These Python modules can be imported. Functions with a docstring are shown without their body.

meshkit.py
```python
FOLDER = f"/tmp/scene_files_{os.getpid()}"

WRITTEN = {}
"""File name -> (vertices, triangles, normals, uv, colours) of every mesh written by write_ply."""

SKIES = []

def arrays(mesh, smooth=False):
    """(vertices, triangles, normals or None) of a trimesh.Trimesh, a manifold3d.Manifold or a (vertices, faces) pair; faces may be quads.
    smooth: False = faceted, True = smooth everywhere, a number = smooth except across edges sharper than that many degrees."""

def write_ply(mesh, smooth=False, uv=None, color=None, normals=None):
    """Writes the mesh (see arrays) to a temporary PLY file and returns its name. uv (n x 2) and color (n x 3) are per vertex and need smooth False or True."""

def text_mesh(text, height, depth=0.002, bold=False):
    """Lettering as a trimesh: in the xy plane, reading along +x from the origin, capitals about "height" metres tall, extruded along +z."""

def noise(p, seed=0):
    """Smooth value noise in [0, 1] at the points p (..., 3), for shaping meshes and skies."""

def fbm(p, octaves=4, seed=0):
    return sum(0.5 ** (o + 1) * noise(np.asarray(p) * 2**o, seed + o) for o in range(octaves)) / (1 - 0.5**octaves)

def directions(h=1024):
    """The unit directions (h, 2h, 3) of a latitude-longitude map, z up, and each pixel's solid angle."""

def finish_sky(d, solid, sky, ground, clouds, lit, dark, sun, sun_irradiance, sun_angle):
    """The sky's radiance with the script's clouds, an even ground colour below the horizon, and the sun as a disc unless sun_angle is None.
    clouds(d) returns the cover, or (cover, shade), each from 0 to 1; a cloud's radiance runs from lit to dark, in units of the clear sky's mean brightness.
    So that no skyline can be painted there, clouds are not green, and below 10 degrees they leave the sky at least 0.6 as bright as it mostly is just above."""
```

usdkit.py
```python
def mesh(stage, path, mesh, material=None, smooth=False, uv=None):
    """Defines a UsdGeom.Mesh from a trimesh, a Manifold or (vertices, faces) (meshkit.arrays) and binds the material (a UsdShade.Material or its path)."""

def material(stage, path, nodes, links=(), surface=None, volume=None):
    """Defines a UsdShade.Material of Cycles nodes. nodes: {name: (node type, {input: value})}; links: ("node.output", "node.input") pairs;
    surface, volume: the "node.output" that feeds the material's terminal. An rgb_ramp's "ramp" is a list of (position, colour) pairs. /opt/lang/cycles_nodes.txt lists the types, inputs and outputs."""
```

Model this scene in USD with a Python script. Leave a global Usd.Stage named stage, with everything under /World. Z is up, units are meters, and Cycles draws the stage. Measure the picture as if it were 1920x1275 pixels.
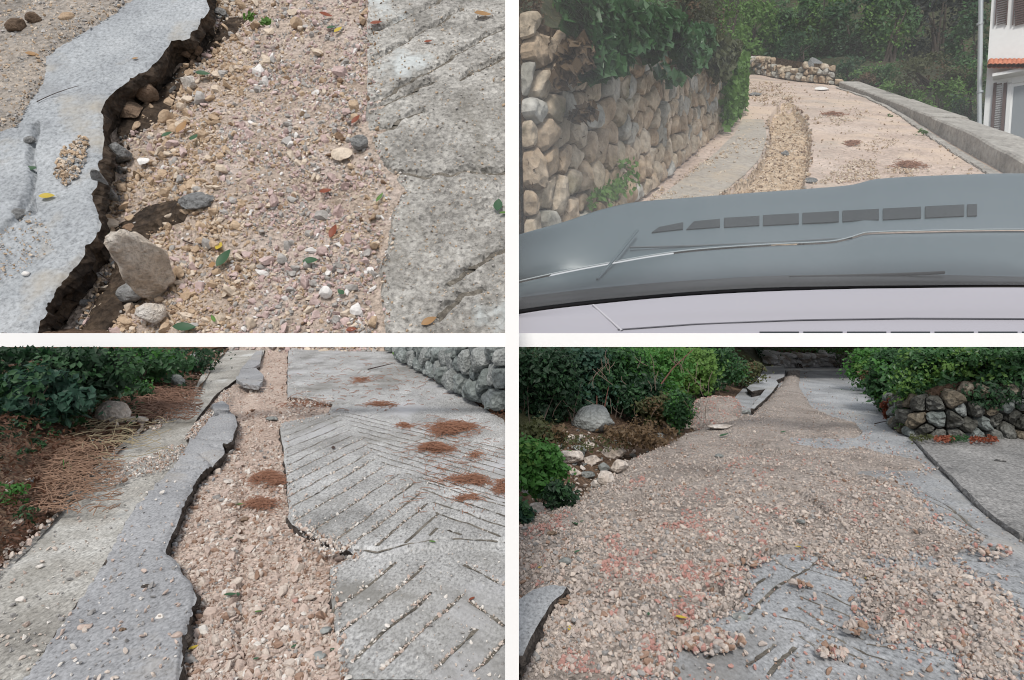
import math, numpy as np, trimesh, shapely, usdkit
from shapely.geometry import Polygon, LineString, MultiPoint
from scipy.spatial import Delaunay, cKDTree
from meshkit import fbm, noise
from pxr import Usd, UsdGeom, UsdLux, UsdShade, Gf, Sdf, Vt

stage = Usd.Stage.CreateInMemory()
UsdGeom.SetStageUpAxis(stage, 'Z'); UsdGeom.SetStageMetersPerUnit(stage, 1.0)
world = UsdGeom.Xform.Define(stage, '/World'); stage.SetDefaultPrim(world.GetPrim())
UsdGeom.Scope.Define(stage, '/World/Looks')

# ------------------------------------------------------------------ camera, sky, sun, exposure
FOC, PITCH = 1100.0, math.radians(12.0)          # focal length in photo pixels (photo 1920 wide)
EYE = np.array([0.0, 0.0, 1.6])
R = np.array([1.0, 0, 0]); F = np.array([0, math.cos(PITCH), -math.sin(PITCH)]); U = np.array([0, math.sin(PITCH), math.cos(PITCH)])
cam = UsdGeom.Camera.Define(stage, '/World/camera')
cam.CreateHorizontalApertureAttr(36.0); cam.CreateFocalLengthAttr(36.0 * FOC / 1920.0)
cam.CreateClippingRangeAttr((0.05, 5000.0)); cam.CreateExposureAttr(0.78)
M = Gf.Matrix4d(); M.SetIdentity()
for i, a in enumerate((R, U, -F)): M.SetRow(i, Gf.Vec4d(*a, 0))
M.SetRow(3, Gf.Vec4d(*EYE, 1)); cam.AddTransformOp().Set(M)

SUN_EL, SUN_AZ = math.radians(56), math.radians(180 + 8)      # behind the viewer, veiled by cloud
sdir = np.array([math.sin(SUN_AZ) * math.cos(SUN_EL), math.cos(SUN_AZ) * math.cos(SUN_EL), math.sin(SUN_EL)])
sun = UsdLux.DistantLight.Define(stage, '/World/sun')
sun.CreateIntensityAttr(0.40); sun.CreateAngleAttr(14.0); sun.CreateNormalizeAttr(True); sun.CreateColorAttr(Gf.Vec3f(1, .95, .88))
zc = sdir; xc = np.cross([0, 0, 1.0], zc); xc /= np.linalg.norm(xc); yc = np.cross(zc, xc)
M = Gf.Matrix4d(); M.SetIdentity()
for i, a in enumerate((xc, yc, zc)): M.SetRow(i, Gf.Vec4d(*a, 0))
sun.AddTransformOp().Set(M)
sky = UsdLux.DomeLight.Define(stage, '/World/sky')
sky.GetPrim().SetCustomDataByKey('kind', 'structure')
skym = usdkit.material(stage, '/World/Looks/sky_air', {
    's': ('sky_texture', {'sky_type': 'single_scattering', 'sun_disc': False, 'sun_elevation': SUN_EL, 'sun_rotation': SUN_AZ, 'aerosol_density': 2.0}),
    'tc': ('texture_coordinate', {}), 'nz': ('noise_texture', {'scale': 2.2, 'detail': 4.0}),
    'rr': ('rgb_ramp', {'ramp': [(0.2, (.72, .72, .72)), (0.7, (.95, .95, .95))]}),
    'mx': ('mix', {'color2': (4.6, 4.7, 4.9)}), 'b': ('background_shader', {'strength': 0.095})},
    [('tc.generated', 'nz.vector'), ('nz.fac', 'rr.fac'), ('rr.color', 'mx.fac'), ('s.color', 'mx.color1'), ('mx.color', 'b.color')], surface='b.background')
UsdShade.MaterialBindingAPI.Apply(sky.GetPrim()).Bind(skym)

# ------------------------------------------------------------------ helpers
def ray(px, py):
    px, py = np.asarray(px, float), np.asarray(py, float)
    return F + R * ((px - 960) / FOC)[..., None] + U * ((637.5 - py) / FOC)[..., None]
def spot(px, py, D): return EYE + ray(px, py) * np.asarray(D, float)[..., None]
def seen(p):
    q = np.asarray(p) - EYE; d = q @ F
    return 960 + FOC * (q @ R) / d, 637.5 - FOC * (q @ U) / d, d
V4 = np.array([0, math.sin(math.radians(5)), math.cos(math.radians(5))])     # upright of walls and plants

class Ground:
    """A stretch of sloping ground: h metres under the eye, running towards image row yv."""
    def __init__(s, yv, h):
        s.f = F + U * (637.5 - yv) / FOC; s.f /= np.linalg.norm(s.f); s.n = np.cross(R, s.f); s.h = h
    def at(s, px, py, z=0.0):
        r = ray(px, py); D = -(s.h - np.asarray(z, float)) / (r @ s.n)
        return EYE + r * D[..., None]
    def xy(s, p):
        q = np.asarray(p) - EYE; return np.stack([q @ R, q @ s.f], -1)
    def D(s, px, py): return (s.at(px, py) - EYE) @ F
    def rest(s, px, py):
        """height of the place's own surface where the sight line through (px, py) meets it"""
        x, y = np.array([px * 1.0]), np.array([py * 1.0]); z = np.zeros(1)
        for _ in range(4):
            P = s.at(np.array([px * 1.0]), np.array([py * 1.0]), z); x, y, _d = seen(P - z[:, None] * s.n); z = .5 * z + .5 * s.surface(x, y, s.xy(s.at(x, y)))
        return float(z[0])

TL, TR, BL, BR = Ground(-1000, 5.0), Ground(40, 3.2), Ground(530, 0.7), Ground(608, 0.6)

GROUPS = {'leaf': 'single fallen leaves', 'rock': 'loose rocks', 'pine straw': 'clumps of pine straw', 'bush': 'roadside bushes', 'tree': 'trees beyond the lane', 'hedge': 'hedge over the dark stone wall', 'twig': 'twigs and sticks', 'plant': 'weeds and small plants', 'creeper': 'creepers', 'ivy': 'ivy on the tall stone wall', 'concrete plate': 'broken plates of concrete', 'concrete slab': 'broken slabs in the gravel', 'gravel': 'gravel heaps'}
used = {}
def crisp(gr, lines, width, amp, seed):
    """extra points along grooves, so that their walls are modelled sharply"""
    out = []
    for k, l in enumerate(lines):
        p = dense(l, 3.2, 0, closed=False)
        if len(p) < 3: continue
        xy = gr.xy(gr.at(p[:, 0], p[:, 1]))
        xy = xy + amp * (np.c_[fbm(np.c_[xy * 9, np.full(len(xy), k)], 2, seed), fbm(np.c_[xy * 9, np.full(len(xy), k + .5)], 2, seed + 5)] - .5)
        t = np.gradient(xy, axis=0); t /= np.linalg.norm(t, axis=1, keepdims=True) + 1e-9; nn = np.c_[-t[:, 1], t[:, 0]]
        for o in (-1.5, -1.0, -.5, .5, 1.0, 1.5):
            a = xy + nn * o * width; x, y, _ = seen(EYE + a[:, :1] * R + a[:, 1:] * gr.f - gr.n * gr.h); out.append(np.c_[x, y])
    return np.vstack(out)
def ribbons(gr, lines, zf, width, amp, seed, lift, cover=.8):
    """dark fill lying in grooves: narrow strips of uneven width along pixel polylines"""
    ms = []
    for k, l in enumerate(lines):
        p = dense(l, 5, 0, closed=False)
        if len(p) < 3: continue
        xy = gr.xy(gr.at(p[:, 0], p[:, 1]))
        xy = xy + amp * (np.c_[fbm(np.c_[xy * 9, np.full(len(xy), k)], 2, seed), fbm(np.c_[xy * 9, np.full(len(xy), k + .5)], 2, seed + 5)] - .5)
        t = np.gradient(xy, axis=0); t /= np.linalg.norm(t, axis=1, keepdims=True) + 1e-9; nn = np.c_[-t[:, 1], t[:, 0]]
        q = fbm(np.c_[xy / width * .25, np.full(len(xy), seed + k)], 3, seed + 2)
        wd = width * np.clip((q - .5 + .28 * cover) * 4, 0, 1.3)
        P = lambda a: EYE + a[:, :1] * R + a[:, 1:] * gr.f - gr.n * gr.h
        a, b = P(xy + nn * wd[:, None]), P(xy - nn * wd[:, None])
        xa, ya, _ = seen(P(xy)); z = zf(xa, ya, xy) + lift
        V = np.vstack([a + z[:, None] * gr.n, b + z[:, None] * gr.n]); m = len(xy); i = np.arange(m - 1)
        ok = (wd[:-1] + wd[1:]) > 0
        i = i[ok]
        if len(i): ms.append((V, np.vstack([np.c_[i, i + m, i + m + 1], np.c_[i, i + m + 1, i + 1]])))
    return cat_meshes(ms)
def numbered(name, parent='/World'):
    k = parent + '/' + name; n = used.get(k, 0); used[k] = n + 1
    return k if n == 0 else f'{k}_{n:03d}'
def tag(o, label=None, cat=None, group=None, kind=None):
    p = o.GetPrim() if hasattr(o, 'GetPrim') else o
    group = group or GROUPS.get(cat) if kind != 'stuff' else group
    for k, v in (('label', label), ('category', cat), ('group', group), ('kind', kind)):
        if v: p.SetCustomDataByKey(k, v)
    return p
def path_of(parent): return '/World' if parent is None else str(parent.GetPath())
def obj(name, m, mat, parent=None, smooth=False):
    return usdkit.mesh(stage, numbered(name, path_of(parent)), m, mat, smooth).GetPrim()
def thing(name, label=None, cat=None, group=None, kind=None):
    return tag(UsdGeom.Xform.Define(stage, numbered(name)), label, cat, group, kind)
def cat_meshes(ms):
    v, f, n = [], [], 0
    for a, b in ms: v.append(a); f.append(np.asarray(b) + n); n += len(a)
    return np.vstack(v), np.vstack(f)
def box_w(c, ax, half):
    """box with centre c, axes ax (3 rows), half sizes"""
    b = trimesh.creation.box([2 * h for h in half]); v = np.array(b.vertices) @ np.array(ax) + c
    return v, np.array(b.faces)
def tube(pts, radii, sides=6):
    p = np.asarray(pts, float); t = np.gradient(p, axis=0); t /= np.linalg.norm(t, axis=1, keepdims=True) + 1e-12
    a = np.cross(t, np.where(np.abs(t[:, 2:]) < .9, [0, 0, 1.], [1., 0, 0])); a /= np.linalg.norm(a, axis=1, keepdims=True) + 1e-12
    b = np.cross(t, a); g = np.arange(sides) * 2 * math.pi / sides
    rr = np.broadcast_to(radii, (len(p),))
    v = p[:, None] + rr[:, None, None] * (np.cos(g)[None, :, None] * a[:, None] + np.sin(g)[None, :, None] * b[:, None])
    i, j = np.meshgrid(np.arange(len(p) - 1), np.arange(sides), indexing='ij')
    q = np.stack([i * sides + j, i * sides + (j + 1) % sides, (i + 1) * sides + (j + 1) % sides, (i + 1) * sides + j], -1).reshape(-1, 4)
    return v.reshape(-1, 3), np.vstack([q[:, [0, 1, 2]], q[:, [0, 2, 3]]])

# ------------------------------------------------------------------ materials
def rough_mat(name, cols, scale, fine, bump=.5, dist=.02, rough=.9, patch=None, speck=None, stretch=None, vor=1.0, stain=None):
    """weathered mineral surface: cols run with a broad noise; fine grain; optional patch = (colour, scale, lo, hi); speck = (dark, light)"""
    n = {'g': ('geometry', {}), 'a': ('noise_texture', {'scale': scale, 'detail': 6.0, 'roughness': .62}),
         'b': ('noise_texture', {'scale': fine, 'detail': 4.0, 'roughness': .7}),
         'v': ('voronoi_texture', {'scale': fine * .8}),
         'r': ('rgb_ramp', {'ramp': [(.28 + .44 * i / max(1, len(cols) - 1), c) for i, c in enumerate(cols)]}),
         's': ('rgb_ramp', {'ramp': [(.25, (speck or (.55, 1.3))[0:1] * 3), (.5, (1, 1, 1)), (.75, (speck or (.55, 1.3))[1:2] * 3)]}),
         'm': ('mix', {'mix_type': 'multiply', 'fac': 1.0}),
         'h': ('math', {'math_type': 'multiply_add', 'value2': .6 + .8 * (vor < .5)}), 'hv': ('math', {'math_type': 'multiply', 'value2': vor}),
         'u': ('bump', {'strength': bump, 'distance': dist}), 'p': ('principled_bsdf', {'roughness': rough, 'specular_ior_level': .25})}
    src = 'g.position'
    if stretch: n['mp'] = ('mapping', {'scale': (1, stretch, stretch)}); src = 'mp.vector'
    l = ([('g.position', 'mp.vector')] if stretch else []) + [(src, 'a.vector'), (src, 'b.vector'), (src, 'v.vector'), ('a.fac', 'r.fac'), ('b.fac', 's.fac'), ('r.color', 'm.color1'), ('s.color', 'm.color2'),
         ('b.fac', 'h.value1'), ('v.distance', 'hv.value1'), ('hv.value', 'h.value3'), ('h.value', 'u.height'), ('u.normal', 'p.normal')]
    out = 'm.color'
    if patch:
        c, ps, lo, hi = patch
        n['q'] = ('noise_texture', {'scale': ps, 'detail': 5.0, 'roughness': .6}); n['qr'] = ('rgb_ramp', {'ramp': [(lo, (0, 0, 0)), (hi, (1, 1, 1))]})
        n['qm'] = ('mix', {'color2': c}); l += [(src, 'q.vector'), ('q.fac', 'qr.fac'), ('qr.color', 'qm.fac'), (out, 'qm.color1')]; out = 'qm.color'
    if stain:
        c, ps, lo, hi = stain
        n['w'] = ('noise_texture', {'scale': ps, 'detail': 7.0, 'roughness': .68, 'distortion': .6}); n['wr'] = ('rgb_ramp', {'ramp': [(lo, (0, 0, 0)), (hi, (.85, .85, .85))]})
        n['wm'] = ('mix', {'color2': c}); l += [('g.position', 'w.vector'), ('w.fac', 'wr.fac'), ('wr.color', 'wm.fac'), (out, 'wm.color1')]; out = 'wm.color'
    l.append((out, 'p.base_color'))
    return usdkit.material(stage, '/World/Looks/' + name, n, l, surface='p.BSDF')
def leaf_mat(name, cols, trans=.35, rough=.55):
    n = {'g': ('geometry', {}), 'r': ('rgb_ramp', {'ramp': [(i / (len(cols) - 1), c) for i, c in enumerate(cols)]}),
         'p': ('principled_bsdf', {'roughness': rough, 'specular_ior_level': .4}), 't': ('translucent_bsdf', {}), 'x': ('mix_closure', {'fac': trans})}
    l = [('g.random_per_island', 'r.fac'), ('r.color', 'p.base_color'), ('r.color', 't.color'), ('p.BSDF', 'x.closure1'), ('t.BSDF', 'x.closure2')]
    return usdkit.material(stage, '/World/Looks/' + name, n, l, surface='x.closure')
def plain(name, col, rough=.6, **kw):
    return usdkit.material(stage, '/World/Looks/' + name, {'p': ('principled_bsdf', {'base_color': col, 'roughness': rough, **kw})}, [], surface='p.BSDF')

WHITE = plain('white_paint', (.87, .87, .87), .7)

# ------------------------------------------------------------------ ground sheets
def dense(poly, step, jag=0.0, seed=0, closed=True):
    p = [tuple(q) for q in poly]; out = []
    segs = list(zip(p, p[1:] + p[:1])) if closed else list(zip(p, p[1:]))
    for (x0, y0), (x1, y1) in segs:
        k = max(1, int(round(math.hypot(x1 - x0, y1 - y0) / step)))
        out += [(x0 + (x1 - x0) * i / k, y0 + (y1 - y0) * i / k) for i in range(k)]
    if not closed: out.append(p[-1])
    out = np.array(out)
    if jag:
        q = np.c_[out / (step * 5), np.full(len(out), seed * 3.1)]
        out = out + jag * 2 * np.c_[fbm(q, 3, seed) - .5, fbm(q, 3, seed + 9) - .5]
    return out
def sheet(gr, poly, step, hf=None, skirt=0.0, jag=0.0, seed=0, tilt=0.0, inset=0.0, extra=None):
    """a patch of ground cut to an outline, with its own relief hf(px, py, xy) and, with skirt, a broken side"""
    rng = np.random.default_rng(seed + 17)
    b = dense(poly, step * .9, jag, seed); P = Polygon(b).buffer(0)
    if P.geom_type != 'Polygon': P = max(P.geoms, key=lambda g: g.area)
    b = np.array(P.exterior.coords)[:-1]
    x0, y0, x1, y1 = P.bounds
    gx, gy = np.meshgrid(np.arange(x0, x1, step), np.arange(y0, y1, step))
    g = np.c_[gx.ravel(), gy.ravel()] + rng.uniform(-.3, .3, (gx.size, 2)) * step
    g = g[shapely.contains_xy(P.buffer(-step * .45), g[:, 0], g[:, 1])]
    if extra is not None:
        e = extra[shapely.contains_xy(P.buffer(-step * .3), extra[:, 0], extra[:, 1])]; g = np.vstack([g, e])
    pts = np.vstack([b, g]); t = Delaunay(pts).simplices
    c = pts[t].mean(1); t = t[shapely.contains_xy(P, c[:, 0], c[:, 1])]
    w = gr.at(pts[:, 0], pts[:, 1]); z = np.zeros(len(pts)) if hf is None else hf(pts[:, 0], pts[:, 1], gr.xy(w))
    w = w + z[:, None] * gr.n
    e1, e2 = w[t[:, 1]] - w[t[:, 0]], w[t[:, 2]] - w[t[:, 0]]
    flip = (np.cross(e1, e2) @ gr.n) < 0; t[flip] = t[flip][:, ::-1]
    if skirt:
        m = len(b); rows = [np.arange(m)]; vs = [w]; n = len(w)
        cen = np.roll(w[:m], -1, 0) - np.roll(w[:m], 1, 0); out = np.cross(cen, gr.n); out /= np.linalg.norm(out, axis=1, keepdims=True) + 1e-9
        mid = w[:m].mean(0)
        test = gr.xy(w[:m]); A = np.sum(test[:, 0] * np.roll(test[:, 1], -1) - np.roll(test[:, 0], -1) * test[:, 1])
        if A < 0: out = -out
        K = 5
        for k in range(1, K + 1):
            q = np.c_[gr.xy(w[:m]) / skirt * 1.3, np.full(m, k * .9)]
            off = (fbm(q, 4, seed + 3) - .5) * skirt * .75 - inset * skirt * (k / K) ** 1.5 + (.06 * skirt if k == 1 else 0)
            ring = w[:m] - gr.n * skirt * k / K + out * off[:, None]
            vs.append(ring); rows.append(np.arange(n, n + m)); n += m
        fs = [t]
        for a, c2 in zip(rows, rows[1:]):
            i, j = a, np.roll(a, -1); k, l = c2, np.roll(c2, -1)
            q = np.vstack([np.c_[i, k, l], np.c_[i, l, j]])
            fs.append(q if A > 0 else q[:, ::-1])
        return (np.vstack(vs), np.vstack(fs)), (np.vstack(vs)[:len(w)], t)
    return w, t
def side_and_top(gr, poly, step, hf, skirt, jag, seed, inset, extra=None):
    full, top = sheet(gr, poly, step, hf, skirt, jag, seed, inset=inset, extra=extra)
    v, f = full; nt = len(top[1])
    def cut(ff):
        u, inv = np.unique(ff, return_inverse=True); return v[u], inv.reshape(ff.shape)
    return cut(f[:nt]), cut(f[nt:])
def seg_dist(xy, segs):
    A, B = np.array([s[0] for s in segs]), np.array([s[1] for s in segs]); t = np.linspace(0, 1, 16)[:, None, None]
    return cKDTree((A + (B - A) * t).reshape(-1, 2)).query(xy)[0]
def wiggle(gr, lines, amp, seed):
    """pixel polylines to short plan segments with a hand-drawn waver"""
    out = []
    for k, l in enumerate(lines):
        p = dense(l, 14, 0, closed=False); xy = gr.xy(gr.at(p[:, 0], p[:, 1]))
        xy = xy + amp * (np.c_[fbm(np.c_[xy * 9, np.full(len(xy), k)], 2, seed), fbm(np.c_[xy * 9, np.full(len(xy), k + .5)], 2, seed + 5)] - .5)
        out += list(zip(xy[:-1], xy[1:]))
    return out

# ------------------------------------------------------------------ stones
def pebble(seed, sub=1, flat=.7, cuts=13):
    rng = np.random.default_rng(seed); m = trimesh.creation.icosphere(sub); v = np.array(m.vertices)
    for _ in range(cuts):
        n = rng.normal(size=3); n /= np.linalg.norm(n); d = rng.uniform(.36, .8)
        s = v @ n; v = v - np.maximum(s - d, 0)[:, None] * n
    v = v * [rng.uniform(.85, 1.3), rng.uniform(.55, .95), flat * rng.uniform(.7, 1.1)]
    return v / np.abs(v).max(), np.array(m.faces)
def boulder(seed, sub=3, cuts=7, rough=.12, flat=1.0):
    rng = np.random.default_rng(seed); m = trimesh.creation.icosphere(sub); v = np.array(m.vertices)
    for _ in range(cuts):
        n = rng.normal(size=3); n /= np.linalg.norm(n); d = rng.uniform(.5, .85)
        s = v @ n; v = v - np.maximum(s - d, 0)[:, None] * n * .92
    v = v * (1 + rough * 2 * (fbm(v * 2.2 + seed, 4, seed) - .5)[:, None] + rough * .5 * (fbm(v * 7 + seed, 3, seed + 1) - .5)[:, None])
    v = v / np.abs(v).max(0); v[:, 2] *= flat
    return v, np.array(m.faces)
def rock(gr, px, py, wpx, hpx, mat, label, seed, z=None, name='rock', group=None, deep=.8, rot=None, cuts=7, rough=.12, sub=3):
    """a boulder that covers about wpx x hpx at (px, py) [its middle] and rests on the ground"""
    z = gr.rest(px, py + hpx * .40)
    foot = gr.at(px, py + hpx * .40, z); D = (foot - EYE) @ F; s = D / FOC
    rng = np.random.default_rng(seed); a = rng.uniform(-.5, .5) if rot is None else rot
    v, f = boulder(seed, sub, cuts, rough)
    c, t = math.cos(a), math.sin(a); v = np.c_[v[:, 0] * c - v[:, 1] * t, v[:, 0] * t + v[:, 1] * c, v[:, 2]]
    v = v / np.abs(v).max(0)
    up = gr.n; fw = gr.f
    hh = hpx * s * .5; el = abs(ray(px, py) @ up) / np.linalg.norm(ray(px, py))
    ww = wpx * s * .5; dd = ww * deep
    rise = max(hh * .55, (hh - dd * el * .8)) / max(.3, math.sqrt(1 - el * el))
    w = foot + up * rise * .62 + fw * dd * .6 + v[:, :1] * ww * R + v[:, 1:2] * dd * fw + v[:, 2:] * rise * up
    o = obj(name, (w, f), mat, None, 40); tag(o, label, 'rock', group)
    return o

def quats(rng, n, tilt=1.0):
    q = rng.normal(size=(n, 4)); q[:, 1:3] *= tilt; q /= np.linalg.norm(q, axis=1, keepdims=True); return q
def qrot(q, v):
    w, x, y, z = q
    return v @ np.array([[1 - 2 * (y * y + z * z), 2 * (x * y - z * w), 2 * (x * z + y * w)], [2 * (x * y + z * w), 1 - 2 * (x * x + z * z), 2 * (y * z - x * w)], [2 * (x * z - y * w), 2 * (y * z + x * w), 1 - 2 * (x * x + y * y)]]).T
def scatter(parent, gr, P, zf, sizes_px, count, mats, seed, choose=None, biggest=300, embed=.25, minpx=2.2, flat=.62, real=None, name='loose_gravel', keep=None, tilt=.8):
    """stones strewn over the outline P: the biggest ones are parts of their own, the rest one instancer"""
    rng = np.random.default_rng(seed)
    x0, y0, x1, y1 = P.bounds; pts = np.zeros((0, 2))
    while len(pts) < count:
        c = rng.uniform([x0, y0], [x1, y1], (count * 2, 2)); c = c[shapely.contains_xy(P, c[:, 0], c[:, 1])]
        if keep is not None: c = c[rng.uniform(size=len(c)) < keep(c[:, 0], c[:, 1])]
        pts = np.vstack([pts, c])
    pts = pts[:count]
    w = gr.at(pts[:, 0], pts[:, 1]); D = (w - EYE) @ F
    lo, mid, hi = sizes_px                                  # in pixels at the reference row
    s = np.exp(rng.normal(math.log(mid), .42, count)).clip(lo, hi)
    s = np.maximum(s * (real / D if real else 1.0), minpx) * D / FOC * .5
    z = zf(pts[:, 0], pts[:, 1], gr.xy(w))
    w = w + (z + s * flat * (1 - 2 * embed))[:, None] * gr.n
    k = np.array([int(rng.integers(len(mats))) for _ in range(count)]) if choose is None else choose(pts, rng)
    q = quats(rng, count, tilt)
    order = np.argsort(-s * FOC / D); big = order[:biggest]; rest = order[biggest:]
    shapes = [pebble(seed * 100 + i, 1, flat) for i in range(7)]
    basis = np.array([R, gr.f, gr.n])
    for i in big:
        v, f = shapes[i % 7]; v = qrot(q[i], v) * s[i]
        obj('stone', (v @ basis + w[i], f), mats[k[i]], parent)
    pi = UsdGeom.PointInstancer.Define(stage, numbered(name, path_of(parent)))
    tag(pi, kind='stuff')
    protos = []; base = str(pi.GetPath())
    for a in range(len(mats)):
        for b in range(4):
            v, f = shapes[(a + b) % 7]
            m = usdkit.mesh(stage, f'{base}/kind/grain_{a * 4 + b:03d}', (v, f), mats[a]); protos.append(m.GetPath())
    UsdGeom.Scope.Define(stage, f'{base}/kind')
    pi.CreatePrototypesRel().SetTargets(protos)
    ids = k[rest] * 4 + rng.integers(0, 4, len(rest))
    pi.CreateProtoIndicesAttr(Vt.IntArray.FromNumpy(ids.astype(np.int32)))
    pi.CreatePositionsAttr(Vt.Vec3fArray.FromNumpy(w[rest].astype(np.float32)))
    pi.CreateScalesAttr(Vt.Vec3fArray.FromNumpy(np.repeat(s[rest][:, None], 3, 1).astype(np.float32)))
    pi.CreateOrientationsAttr(Vt.QuathArray([Gf.Quath(float(a[0]), float(a[1]), float(a[2]), float(a[3])) for a in q[rest]]))
    return pi

# ------------------------------------------------------------------ plants
MIX = {'bramble_deep': 'B_MID', 'bramble_mid': 'B_BRI', 'blue_green_leaf': 'B_MID', 'ivy_leaf': 'L_LIGHT', 'tree_leaf_deep': 'L_MID', 'tree_leaf_mid': 'L_LIGHT', 'olive_leaf': 'CREEP', 'weed_bright': 'L_LIGHT'}
def leaf_quads(c, nrm, size, rng, aspect=.55):
    n = len(c); t = rng.normal(size=(n, 3)); t -= (t * nrm).sum(1, keepdims=True) * nrm; t /= np.linalg.norm(t, axis=1, keepdims=True) + 1e-9
    b = np.cross(nrm, t); s = size[:, None]
    v = np.stack([c - t * s, c + b * s * aspect - t * s * .1 + nrm * s * .15, c + t * s, c - b * s * aspect - t * s * .1 + nrm * s * .15], 1).reshape(-1, 3)
    i = np.arange(n)[:, None] * 4
    return v, np.vstack([i + [0, 1, 2], i + [0, 2, 3]])
def foliage(px, py, rx, ry, D, n, leaf_px, seed, deep=.8, clumps=26, spread=.3, aspect=.55, lim=None, droop=0.0):
    """leaves in clumps through an ellipsoid that covers rx x ry pixels round (px, py) at depth D"""
    rng = np.random.default_rng(seed); c0 = spot(px, py, D); s = D / FOC
    u = rng.normal(size=(clumps, 3)); u /= np.linalg.norm(u, axis=1, keepdims=True)
    cc = u * rng.uniform(.35, .95, (clumps, 1)) ** .6
    cs = rng.uniform(.6, 1.3, clumps) * spread
    k = rng.integers(clumps, size=n); d = rng.normal(size=(n, 3)); d /= np.linalg.norm(d, axis=1, keepdims=True)
    p = cc[k] + d * (rng.uniform(.25, 1, (n, 1)) ** .5) * cs[k][:, None]
    st = rng.uniform(size=n) < .16; p[st] *= rng.uniform(1.0, 1.4, (st.sum(), 1))
    w = c0 + p[:, :1] * rx * s * R + p[:, 1:2] * rx * s * deep * F + p[:, 2:] * ry * s * V4
    nr = d * .7 + rng.normal(size=(n, 3)) * .55 + np.array([0, -.25, .55 - droop]); nr /= np.linalg.norm(nr, axis=1, keepdims=True)
    if lim is not None:
        x, y, _ = seen(w); ok = lim(x, y); w, nr = w[ok], nr[ok]
    return leaf_quads(w, nr, rng.uniform(.45, 1.35, len(w)) * leaf_px * s * .5, rng, aspect)
LOW = lambda x, y: (y > 641)
LOWL = lambda x, y: (y > 654) & (x < 950)
LOWR = lambda x, y: (y > 653) & (x > 970)
HIR = lambda x, y: (y < 634) & (x > 968)
def stems(px, py, rx, ry, D, foot, seed, k=7, r=3.0):
    rng = np.random.default_rng(seed); s = D / FOC; out = []
    top = spot(px, py, D)
    for _ in range(k):
        e = top + R * rng.uniform(-.7, .7) * rx * s + V4 * rng.uniform(-.3, .6) * ry * s + F * rng.uniform(-.5, .5) * rx * s * .6
        b = foot + R * rng.normal() * rx * s * .12
        m = (b + e) / 2 + R * rng.normal() * rx * s * .12 + V4 * ry * s * .1
        ts = np.linspace(0, 1, 6)[:, None]
        p = b * (1 - ts) ** 2 + 2 * m * ts * (1 - ts) + e * ts ** 2
        out.append(tube(p, np.linspace(r, r * .3, 6) * s, 5))
    return cat_meshes(out)
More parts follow.
